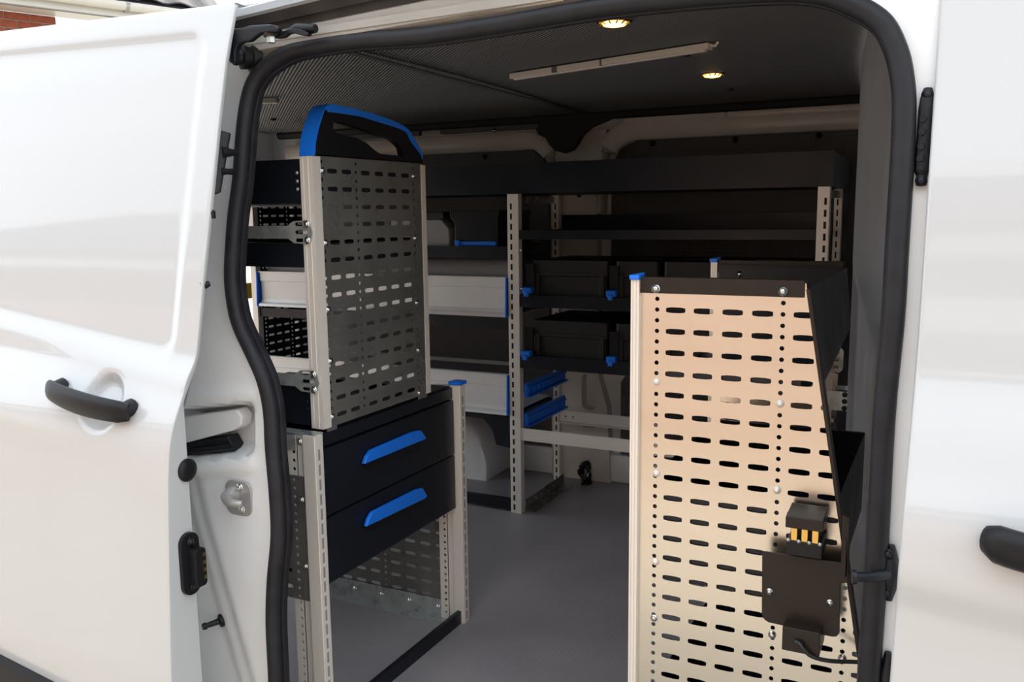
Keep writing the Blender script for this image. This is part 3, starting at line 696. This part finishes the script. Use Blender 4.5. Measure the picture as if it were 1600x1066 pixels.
for (x0, y0, x1, y1) in ((816, 610, 884, 590), (816, 656, 884, 628)):
    p, q = at(x0, y0, 'y', FY+.03), at(x1, y1, 'y', BY-.03); h = .024; X0 = -1.308
    g_ = MB(); g_.box(X0, X0+.010, FY+.03, BY-.03, p.z-h, p.z+h); g_.box(X0+.010, X0+.022, FY+.03, BY-.03, p.z-h, p.z-h+.006); g_.box(X0+.010, X0+.016, FY+.03, BY-.03, p.z+.006, p.z+.012)
    for k in range(8): g_.box(X0+.010, X0+.014, FY+.04+.042*k, FY+.052+.042*k, p.z-.012, p.z+.006)
    g_.build('case_runner', 'blue_plastic', fr)
MB().box(-1.308, -1.305, FY+.03, BY-.03, 0, .045).box(-1.305, -1.27, FY+.03, BY-.03, 0, .003).build('floor_bracket', 'zinc_sheet', fr)
for k in range(7): bolt(fr, (-1.3045, FY+.06+.05*k, .028), (1, 0, 0), .004)
for z in (.8, .93): bolt(fr, (-1.30, FY-.001, z), (0, -1, 0), .004)
# case latches on the shelves
for sx, sz in ((824, 452), (955, 457), (822, 551), (955, 560)):
    p = at(sx, sz, 'y', FY-.004); k = MB().box(p.x-.014, p.x+.018, FY-.016, FY+.012, p.z-.014, p.z+.006).box(p.x-.006, p.x+.010, FY-.022, FY-.012, p.z-.024, p.z-.006).build('case_latch', 'blue_plastic', fr, bevel=.002)
    MB().box(p.x-.012, p.x+.018, FY+.012, FY+.020, p.z-.014, p.z+.085).build('latch_post', 'black_plastic', k)
# tool cases
def case(name, label, x0, x1, y0, y1, z0, z1, group):
    t = thing(name, label, 'tool case', ((x0+x1)/2, (y0+y1)/2, z0), group); zs = z0+(z1-z0)*.66
    b = MB(); n = rr(x0+.008, x1-.008, y0+.006, y1-.006, .012, 4)
    A = [Vector((x, y, z0)) for x, y in n]
    MB().prism(A, (0, 0, zs-z0-.001)).build('case_body', 'case_plastic', t, bevel=.002)
    lid = MB().prism([Vector((x, y, zs)) for x, y in rr(x0, x1, y0, y1, .014, 4)], (0, 0, z1-zs)).build('case_lid', 'case_plastic', t, bevel=.005)
    MB().box(x0+.02, x1-.02, y0-.0015, y0, zs+.012, zs+.013).build('lid_groove', 'black_plastic', lid)
    for x in (x0+.012, x1-.030): MB().box(x, x+.016, y0-.003, y0+.006, z0+.01, zs+.01).build('corner_rib', 'case_plastic', t, bevel=.002)
    MB().box((x0+x1)/2-.05, (x0+x1)/2+.05, y0+.12, y0+.145, z1, z1+.006).build('carry_handle', 'black_plastic', t, bevel=.002)
    return t
for r_, (z0, z1, nm) in enumerate(((.741, .896, 'upper'), (.529, .692, 'lower'))):
    for k, (x0, x1, lb) in enumerate(((-1.272, -.996, 'left'), (-.972, -.826, 'narrow middle'), (-.812, -.640, 'narrow inner'), (-.626, -.370, 'right'))):
        if r_ == 1 and k > 1: lb = lb
        txt = {0: 'wide dark grey lidded tool case at the left end of the %s case shelf', 1: 'narrow dark tool case, second from left on the %s case shelf', 2: 'dark tool case, third from left on the %s case shelf', 3: 'wide dark tool case at the right end of the %s case shelf'}[k] % nm
        case('tool_case', txt, x0, x1, FY+.022, FY+.35, z0, z1, 'dark tool cases on the far rack shelves')
# long black roof-height shelf over both bays
rs = thing('roof_shelf', 'long black open shelf running along the top of the far racks', 'shelf', (-1.3, 2.87, 1.12))
zs0, zs1 = at(1302, 291, 'y', FY-.002).z, at(1302, 235, 'y', FY-.002).z
tray(rs, -2.48, -.312, FY-.004, BY+.01, zs0, zs1, name='shelf_body')

# ---- far rack: rear bay
rb = thing('rear_bay_rack', 'rear rack bay with two pale aluminium tray fronts and black shelf', 'rack', (-1.9, 2.87, 0))
fpost(rb, -2.508, -2.480, FY, FY+.028, 0, 1.115); fpost(rb, -2.508, -2.480, BY-.025, BY, 0, 1.115)
rcl = [(2.70, 2.72, 0, None)] + [(2.72, 2.735, 2.728, 'd')] + [(2.735+.047*k, 2.735+.047*(k+1), 2.7585+.047*k, 's') for k in range(3)] + [(2.876, 2.894, 2.885, 'd')] + [(2.894+.048*k, 2.894+.048*(k+1), 2.918+.048*k, 's') for k in range(3)] + [(3.038, 3.045, 0, None)]
perf('end_panel', 'black_steel', rb, lambda u, v: (-2.494, u, v), strips(0, 1.09, 31, rcl), .03, 1.115, .0015)
tray(rb, -2.48, -1.354, FY+.002, BY-.03, .900, .942)
def alu_tray(za, zb, zmid):
    prof = [(FY-.002, zb), (FY+.006, zb-.001), (FY+.006, zmid), (FY+.012, zmid-.003), (FY+.012, za+.028), (FY+.006, za+.016), (FY-.006, za+.010), (FY-.010, za+.002), (FY-.008, za), (BY-.04, za), (BY-.04, za+.004), (FY+.014, za+.004), (FY+.018, za+.03), (FY+.018, zb+.003), (FY-.002, zb+.003)]
    o = MB().prism([(-2.466, y, z) for y, z in prof], (2.466-1.3602, 0, 0)).build('tray_front', 'tray_aluminium', rb)
    for x in (-2.476, -1.366):
        yb_ = FY+.05 if x < -2 else FY+.022
        MB().prism([(x+(.006 if x > -2 else 0), FY-.010, za), (x+(.006 if x > -2 else 0), yb_, za), (x+(.006 if x > -2 else 0), yb_, zb), (x+(.006 if x > -2 else 0), FY-.004, zb+.002)], (.004, 0, 0)).build('tray_end', 'blue_plastic', rb)
alu_tray(.699, .834, .800); alu_tray(.353, .494, .455)
MB().box(-2.48, -1.354, FY+.01, FY+.014, .655, .690).build('stiffener', 'black_steel', rb)
MB().box(-2.48, -1.354, FY+.01, BY-.03, .330, .345).build('stiffener', 'black_steel', rb)
MB().prism([at(x, y, 'y', FY+.03) for x, y in ((742, 645), (758, 657), (769, 671), (776, 695), (799, 701), (799, 645))], (0, .004, 0)).build('corner_gusset', 'black_steel', rb)
# half-round dark liner roll above the upper tray
MB().tube([(-2.46, FY+.10, .845), (-1.37, FY+.10, .845)], .055, 20).build('mat_roll', 'bulkhead_grey', rb, smooth=True)
MB().box(-2.48, -1.354, FY, FY+.02, .010, .048).build('kick_rail', 'black_steel', rb, bevel=.001)
# things standing on the rear shelf
gb = thing('grey_case', 'small mid grey case at the left on the black rear shelf', 'tool case', (-1.70, 2.80, .905))
MB().prism([(-1.84, FY+.02, .905), (-1.592, FY+.02, .905), (-1.592, FY+.02, 1.00), (-1.625, FY+.02, 1.035), (-1.84, FY+.02, 1.035)], (0, .24, 0)).build('case_body', 'bulkhead_grey', gb, bevel=.004)
MB().box(-1.84, -1.612, FY+.015, FY+.26, 1.036, 1.062).build('case_lid', 'case_plastic', gb, bevel=.004)
bb = thing('black_case', 'black power tool case on blue feet beside the grey case', 'tool case', (-1.49, 2.80, .905))
MB().prism([(-1.572, FY+.02, .925), (-1.400, FY+.02, .925), (-1.400, FY+.02, 1.035), (-1.392, FY+.02, 1.065), (-1.590, FY+.02, 1.065), (-1.590, FY+.02, 1.04), (-1.572, FY+.02, 1.02)], (0, .26, 0)).build('case_body', 'black_plastic', bb, bevel=.005)
MB().box(-1.565, -1.405, FY+.012, FY+.03, .943, .958).box(-1.565, -1.545, FY+.006, FY+.03, .940, .962).build('case_latch', 'blue_plastic', bb, bevel=.002)
for x in (-1.57, -1.42): MB().box(x, x+.02, FY+.03, FY+.26, .905, .926).build('foot', 'blue_plastic', bb, bevel=.002)

# ---- right unit against the bulkhead
YN, YB = 1.36, 1.885
ru = thing('front_unit', 'low tapering rack with pale perforated aluminium side panel and dark rim', 'rack', (-.3, 1.6, 0))
xl = at(987, 700, 'y', YN).x; xp = at(1000.5, 460, 'y', YN).x
slant = lambda z: -.188+.168*(.9266-z)
zc0, zc1 = at(1120, 461, 'y', YN).z, at(1120, 435.5, 'y', YN).z
SC_ = [(xp, -.432, 0, None), (-.432, -.408, -.4195, 'd'), (-.408, -.3665, -.389, 's'), (-.3665, -.3215, -.344, 's'), (-.3215, -.2755, -.2985, 's'), (-.2755, -.234, -.2530, 's'), (-.234, -.2125, -.2228, 'd'), (-.2125, -.1690, -.1914, 's'), (-.1690, -.128, -.1475, 's'), (-.128, -.108, -.1177, 'd'), (-.108, -.070, -.088, 's'), (-.070, -.02, 0, None)]
nrm = Vector((1, 0, .168)).normalized()
perf('side_panel', 'brushed_sheet', ru, lambda u, v: (u, YN, v), strips(0, .895, 26, SC_), .0, zc1-.004, .002, clip=(Vector((slant(.5), YN, .5)), nrm))
perf('side_panel', 'brushed_sheet', ru, lambda u, v: (u, YB, v), [s for s in strips(0, .895, 26, SC_)][:9], .0, zc1-.004, .002, clip=(Vector((slant(.9)-.012, YB, .5)), Vector((1, 0, 0))))
for y in (YN, YB): 
    up = profile_post('upright', ru, xl, xp+.001, y-.010, y+.016, 0, zc1-.004)
    MB().prism([(xl-.002, y-.014, zc1-.004), (xp+.002, y-.014, zc1-.004), (xp+.002, y+.018, zc1-.001), (xl-.002, y+.018, zc1-.004)], (0, 0, .008)).build('end_cap', 'blue_plastic', up, bevel=.0015)
    xr = at(1258, 440, 'y', YN).x
    MB().box(xp+.001, xr, y-.004, y-.001, zc0, zc1).box(xp+.001, xr, y-.001, y+.020, zc1-.003, zc1).build('cap_rail', 'brown_black_steel', ru, bevel=.0008)
for px, py in ((1025, 451), (1223.5, 455.5)): bolt(ru, at(px, py, 'y', YN-.005), (0, -1, 0), .0075)
bolt(ru, (-.40, YB-.005, (zc0+zc1)/2-.016), (0, -1, 0), .007)
for (px, py) in ((1026, 597), (1025.5, 740), (1024, 878), (1022, 966), (1219, 631), (1214, 766), (1206.5, 992), (1316, 1029)): bolt(ru, at(px, py, 'y', YN-.0005), (0, -1, 0), .0062, 'chrome' if py > 950 else 'aluminium')
# slanted dark back sheet joining both side panels
zt = zc1-.012; sh = []
for z, dx in ((0, 0), (zt, 0)): sh.append(Vector((slant(z), YN-.012, z)))
b = MB(); th = .006
b.prism([Vector((slant(zt), YN-.010, zt)), Vector((slant(zt)+th, YN-.010, zt)), Vector((slant(0)+th, YN-.010, 0)), Vector((slant(0), YN-.010, 0))], (0, .020, 0))
b.build('slanted_rim', 'brown_black_steel', ru, bevel=.001)
zz1 = .80
b = MB(); b.prism([Vector((slant(zt), YN+.010, zt)), Vector((slant(zt), YB, zt)), Vector((slant(zt)+.012, YB, zt-.12)), Vector((slant(.79), YN+.010, .79))], (.003, 0, 0)); b.build('back_sheet', 'black_steel', ru)
tr = [(.765, .80, .938), (.44, .60, .60), (.06, .20, .20)]
for z0, z1, z2 in tr: tray(ru, xp+.004, slant(z2)-.004, YN+.004, YB-.004, z0, z1, z2, 'black_steel', ends=z2 < .9)
# second bay bracket and tie strap at the back
p = at(1303, 562, 'y', YB-.02)
hs = [rr(p.x-.012, p.x+.010, p.z+k-.003, p.z+k+.003, .0028, 4) for k in (.015, 0, -.015)]
MB().prism([(a, YB-.02, b_) for a, b_ in ((p.x-.03, p.z+.026), (p.x+.012, p.z+.026), (p.x+.018, p.z+.018), (p.x+.018, p.z-.018), (p.x+.012, p.z-.026), (p.x-.03, p.z-.026))], (0, .002, 0), [[(a, YB-.02, b_) for a, b_ in h] for h in hs]).build('slot_bracket', 'zinc_bright', ru)
b = MB(); b.box(-.235, -.205, YB-.002, YB+.02, .1, zc1-.03); b.build('rear_upright', 'aluminium', ru)
p = at(1314, 627, 'y', 1.60); MB().box(p.x-.03, p.x+.010, 1.60, 1.602, p.z-.017, p.z+.017).build('tie_strap', 'zinc_bright', ru)
for k in (.012, 0, -.012): bolt(ru, (p.x+.006, 1.599, p.z+k), (0, -1, 0), .0045, 'black_steel')

# ---- charging contact on the right unit's panel
cb = thing('charging_contact', 'dark brown contact block with three brass tabs on the perforated panel', 'electrical contact', at(1250, 930, 'y', 1.33))
def q_(x, y, Y): return at(960+x/2.9125, 700+y/2.9125, 'y', Y)
YP = 1.322
outl = [(672,484),(676,473),(688,472),(1030,524),(1035,312),(1046,309),(1062,318),(1063,560),(1062,615),(1028,616),(1024,845),(1010,860),(985,860),(700,795),(680,780),(670,760)]
mp = MB().prism([q_(x, y, YP) for x, y in outl], (0, .003, 0)).build('mounting_plate', 'brown_black_steel', cb, bevel=.001)
for x, y in ((706, 654), (981, 705)): bolt(mp, q_(x, y, YP), (0, -1, 0), .0052)
t0 = q_(1062, 318, YP); MB().box(t0.x, t0.x+.002, YP, YP+.035, q_(1062, 610, YP).z, t0.z).build('plate_wing', 'brown_black_steel', mp)
L0, L1 = q_(775, 400, YP-.03), q_(945, 430, YP-.03); YC = YP-.028
xA, xB = L0.x, q_(948, 430, YC).x
zt0 = q_(775, 310, YC).z; zt1 = q_(775, 362, YC).z; zb0 = q_(775, 490, YC).z
hood = MB().prism([(xA, YC, zt0), (xA, YC, zt1), (xA, YC+.004, zt1), (xA, YP+.024, zt1), (xA, YP+.030, zt0+.004)], (xB-xA, 0, 0)).build('contact_hood', 'brown_black_steel', cb, bevel=.0015)
MB().box(xA+.001, xB-.001, YC+.004, YP+.03, zb0, zt1-.020).build('contact_base', 'black_plastic', cb, bevel=.002)
MB().box(xA+.006, xB-.006, YC+.016, YP+.03, zt1-.024, zt1+.001).build('contact_back', 'dark_void', cb)
wd = (xB-xA)
for f_ in (.14, .42, .70): 
    MB().box(xA+wd*f_, xA+wd*(f_+.17), YC+.006, YC+.010, zt1-.027, zt1).build('brass_tab', 'brass', cb, bevel=.0008)
for f_ in (.08, .36, .64, .92): bolt(cb, (xA+wd*f_, YC+.004, zt1-.020), (0, -1, 0), .0028, 'zinc_bright')
zk1, zk0 = q_(765, 812, YC).z, q_(765, 920, YC).z
bx = MB().box(q_(763, 860, YC).x, q_(935, 880, YC).x, YC, YP+.03, zk0, zk1).build('cable_box', 'brown_black_steel', cb, bevel=.0015)
c0 = q_(848, 886, YC); c1 = q_(900, 950, YC-.004); c2 = q_(980, 970, YC+.01); c3 = q_(1105, 975, 1.33)
P4 = [c0+Vector((0, .004, 0)), c0+Vector((.001, -.005, -.001)), c0*.5+c1*.5+Vector((-.002, -.005, .001)), c1, c2, c3, c3+Vector((.04, .01, .0))]
MB().tube(catmull(P4, 4)[:-7], .0032, 10).build('cable', 'cable', bx, smooth=True)
MB().tube([c0, c0+Vector((0, -.003, 0))], [.0052, .0045], 10).build('cable_gland', 'black_plastic', bx)

# ---- belt buckle / cable bundle on the floor by the far pillar
bc = thing('cable_bundle', 'black coiled cable and plug lying at the foot of the far pillar', 'cable', at(915, 760, 'z', 0))
c = at(916, 740, 'y', 3.09)
loop = [c+Vector((.016*math.cos(t)+.006*math.sin(.7*t), -.014+.010*math.sin(2.3*t), .034*math.sin(t)+.012-.004*math.cos(1.7*t))) for t in [k*.42 for k in range(60)]]
MB().tube(loop, .0072, 8).build('coil', 'cable', bc, smooth=True)
MB().tube([c+Vector((.006, -.006, -.02)), c+Vector((.004, -.012, -.045)), c+Vector((.010, -.010, -c.z+.018))], [.022, .024, .020], 10).build('plug', 'black_plastic', bc, smooth=True)

# ---- ceiling fittings
def cz(x, y, z=1.424): return at(x, y, 'z', z)
ls = thing('strip_light', 'slim unlit pale strip light across the dark ceiling', 'light', cz(960, 92))
a, b_ = cz(800, 118), cz(1110, 70); d = (b_-a).normalized(); s = Vector((-d.y, d.x, 0))
def bar(p, q, w, z0, z1, name, m, par, bev=.001): return MB().prism([p-s*w+Vector((0, 0, z0)), q-s*w+Vector((0, 0, z0)), q+s*w+Vector((0, 0, z0)), p+s*w+Vector((0, 0, z0))], (0, 0, z1-z0)).build(name, m, par, bevel=bev)
bar(a, b_, .011, -.010, .004, 'housing', 'strip_cover', ls); bar(a+d*.01, b_-d*.01, .006, -.014, -.010, 'diffuser', 'strip_cover', ls, .0015)
bar(a+(b_-a)*.245, a+(b_-a)*.275, .012, -.0115, .004, 'clip', 'zinc_sheet', ls); bar(a+(b_-a)*.50, a+(b_-a)*.51, .012, -.0115, .004, 'clip', 'zinc_sheet', ls)
MB().tube([b_, b_+d*.012+Vector((0, 0, -.004)), b_+d*.02+Vector((0, 0, .004))], .003, 8).build('end_lead', 'strip_cover', ls, smooth=True)
a2, b2 = cz(380, 158), cz(434, 156)
l2 = thing('strip_light', 'end of a second pale strip light at the rear left of the ceiling', 'light', a2)
d = (b2-a2).normalized(); s = Vector((-d.y, d.x, 0)); bar(a2, b2, .012, -.010, .004, 'housing', 'strip_cover', l2)
for i, (px, py, lb) in enumerate(((1113, 115, 'glowing amber oval ceiling lamp in front of the strip light'), (960, 33, 'small amber ceiling lamp close to the top door seal'))):
    c = cz(px, py, 1.428 if i == 0 else 1.424); t = thing('dome_lamp', lb, 'lamp', c)
    MB().tube([c+Vector((0, 0, .004)), c+Vector((0, 0, -.002)), c+Vector((0, 0, -.004))], [.036, .036, .030], 24).build('bezel', 'lamp_frame', t, smooth=True)
    MB().tube([c+Vector((0, 0, -.003)), c+Vector((0, 0, -.008)), c+Vector((0, 0, -.011))], [.026, .022, .008], 20).build('lens', 'lamp_lens', t, smooth=True)
    for k in range(12):
        an = k*math.pi/6; MB().tube([c+Vector((.022*math.cos(an), .022*math.sin(an), -.0075)), c+Vector((.031*math.cos(an), .031*math.sin(an), -.004))], .002, 5).build('reflector_rib', 'brass', t)
for px, py in ((427, 187), (1140, 140), (1072, 86), (975, 36)): 
    c = cz(px, py, 1.422); MB().tube([c+Vector((0, 0, .003)), c-Vector((0, 0, .003)), c-Vector((0, 0, .004))], [.012, .011, .005], 12).build('cap', 'black_plastic', ce, smooth=True)

# ================================================================== HOUSES
def wall_frame(o, dirv, nrm_): 
    return lambda u, w, z: Vector(o)+dirv*u+nrm_*w+Vector((0, 0, z))
def ray_at(px, py, dpt): 
    d = ray(px, py); return CAM+d*dpt
hs = thing('brick_house', 'red brick house corner with white gutter and dark tiled eaves behind the door', 'house', ray_at(88, 60, 8.5)*1.0)
corner = ray_at(87, 33, 8.5)
dv = Vector((math.sin(.42), math.cos(.42), 0)); nv = Vector((dv.y, -dv.x, 0))   # wall runs away along dv, outward normal nv
L_ = 4.0
def hb(u0, u1, w0, w1, z0, z1):
    f = lambda u, w, z: Vector((corner.x, corner.y, 0))+dv*u+nv*w+Vector((0, 0, z))
    return [f(u0, w0, z0), f(u1, w0, z0), f(u1, w1, z0), f(u0, w1, z0)], Vector((0, 0, z1-z0))
zt = at(0, 12, 'x', ray_at(0, 12, 8.5).x).z
zw = ray_at(88, 26.5, 8.5).z
pts, dd = hb(-L_, -.004, -.25, -.008, -.55, zw); wall = MB().prism(pts, dd).build('mortar_wall', 'mortar', hs)
# bricks: individual where they show (top courses), one shared mesh
def brick_mesh(w, nm, parent_m='brick'):
    b = MB(); pts, dd2 = [Vector((0, 0, 0))+dv*0-nv*.1, dv*w-nv*.1, dv*w, Vector((0, 0, 0))], None
    b.prism(pts, (0, 0, .065)); bmesh.ops.recalc_face_normals(b.bm, faces=b.bm.faces)
    me = bpy.data.meshes.new('brick'); b.bm.to_mesh(me); b.bm.free(); me.materials.append(M['brick']); return me
full = brick_mesh(.215, 'brick'); half = brick_mesh(.1025, 'brick')
org = ORG[hs.name]
for c in range(14):
    z = zw-.002-.075*(c+1)+.008; u = 0.0; k = 0
    while u > -2.3:
        w, me = ((.1025, half) if (k == 0 and c % 2) else (.215, full))
        u -= w
        o = bpy.data.objects.new('brick', me); C.objects.link(o); o.parent = wall
        o.location = Vector((corner.x, corner.y, z))+dv*u+nv*random.uniform(-.002, .002)-org
        u -= .010; k += 1
# eaves: fascia, gutter half-round, brackets, roof tiles; they run on past the wall corner
def fh(u, w, z): return Vector((corner.x, corner.y, 0))+dv*u+nv*w+Vector((0, 0, z))
MB().prism([fh(-L_, .0, zw), fh(-L_, .30, zw), fh(-L_, .30, zw+.012), fh(-L_, 0, zw+.012)], dv*(L_+1.6)).build('soffit', 'gutter_pvc', hs)
MB().prism([fh(-L_, .28, zw), fh(-L_, .30, zw), fh(-L_, .30, zw+.14), fh(-L_, .28, zw+.14)], dv*(L_+1.6)).build('fascia', 'gutter_pvc', hs)
prof = []
for k in range(11): a_ = math.pi+math.pi*k/10; prof.append((.362+.055*math.cos(a_), zw+.125+.060*math.sin(a_)))
prof += [(.362+.058, zw+.135), (.362+.050, zw+.137)]
for k in range(11): a_ = -math.pi*k/10; prof.append((.362+.050*math.cos(a_), zw+.127+.054*math.sin(a_)))
MB().prism([fh(-L_, w, z) for w, z in prof], dv*(L_+1.6)).build('gutter', 'gutter_pvc', hs)
for u in (-2.2, -1.2, -.35, .55, 1.4):
    MB().prism([fh(u, .30, zw+.06), fh(u, .362-.02, zw+.055), fh(u, .362+.04, zw+.075), fh(u, .423, zw+.13), fh(u, .415, zw+.14), fh(u, .30, zw+.15)], dv*.035).build('gutter_bracket', 'bulkhead_grey', hs)
slope = Vector((-nv.x, -nv.y, .7)).normalized(); cr = slope.cross(dv).normalized()
if cr.z < 0: cr = -cr
def tile_mesh():
    b = MB(); n = 8; A = []; B = []
    for i in range(n+1):
        t = i/n; h = .030*math.sin(math.pi*t)**2
        A.append(dv*(.30*t)+cr*h); B.append(dv*(.30*t)+cr*(h+.014))
    b.prism(A+B[::-1], slope*.38); bmesh.ops.recalc_face_normals(b.bm, faces=b.bm.faces)
    me = bpy.data.meshes.new('roof_tile'); b.bm.to_mesh(me); b.bm.free(); me.materials.append(M['roof_tile']); return me
tm = tile_mesh()
for r_ in range(6):
    for k in range(19):
        o = bpy.data.objects.new('roof_tile', tm); C.objects.link(o); o.parent = hs
        o.location = fh(-L_+.29*k, .37, zw+.165)+slope*(.30*r_)+cr*(.012*(r_ % 2)+.010)-org
MB().prism([fh(-L_, .36, zw+.15), fh(-L_, .34, zw+.165), fh(-L_, -1.6, zw+.165+1.34), fh(-L_, -1.6, zw+1.30)], dv*(L_+1.55)).build('roof_deck', 'roof_tile', hs)
# the sunlit house behind the photographer, seen mirrored in paint and sheet metal
def brick_mat():
    m = bpy.data.materials.new('brickwork'); m.use_nodes = True; n = m.node_tree; b = n.nodes['Principled BSDF']; b.inputs['Roughness'].default_value = .85
    tc = n.nodes.new('ShaderNodeTexCoord'); sx = n.nodes.new('ShaderNodeSeparateXYZ'); cb_ = n.nodes.new('ShaderNodeCombineXYZ')
    n.links.new(tc.outputs['Object'], sx.inputs[0]); n.links.new(sx.outputs[0], cb_.inputs[0]); n.links.new(sx.outputs[2], cb_.inputs[1])
    t = n.nodes.new('ShaderNodeTexBrick'); t.inputs['Scale'].default_value = 1; t.inputs['Brick Width'].default_value = .225; t.inputs['Row Height'].default_value = .075; t.inputs['Mortar Size'].default_value = .006
    t.inputs['Color1'].default_value = (.40, .27, .21, 1); t.inputs['Color2'].default_value = (.34, .22, .17, 1); t.inputs['Mortar'].default_value = (.62, .54, .45, 1)
    n.links.new(cb_.outputs[0], t.inputs[0]); n.links.new(t.outputs[0], b.inputs['Base Color']); M['brickwork'] = m
brick_mat()
nh = thing('near_house', 'sunlit brick house wall behind the viewer, mirrored in the paintwork', 'house', (0, -2.4, -.55))
MB().box(-9, 7, -2.7, -2.4, -.55, 2.1).build('brick_wall', 'brickwork', nh)
MB().box(-9.2, 7.2, -2.75, -2.15, 2.1, 2.25).build('fascia', 'gutter_pvc', nh)
MB().prism([(-9.2, -2.1, 2.25), (-9.2, -5, 3.9), (-9.2, -5, 2.25)], (16.4, 0, 0)).build('roof', 'roof_tile', nh)
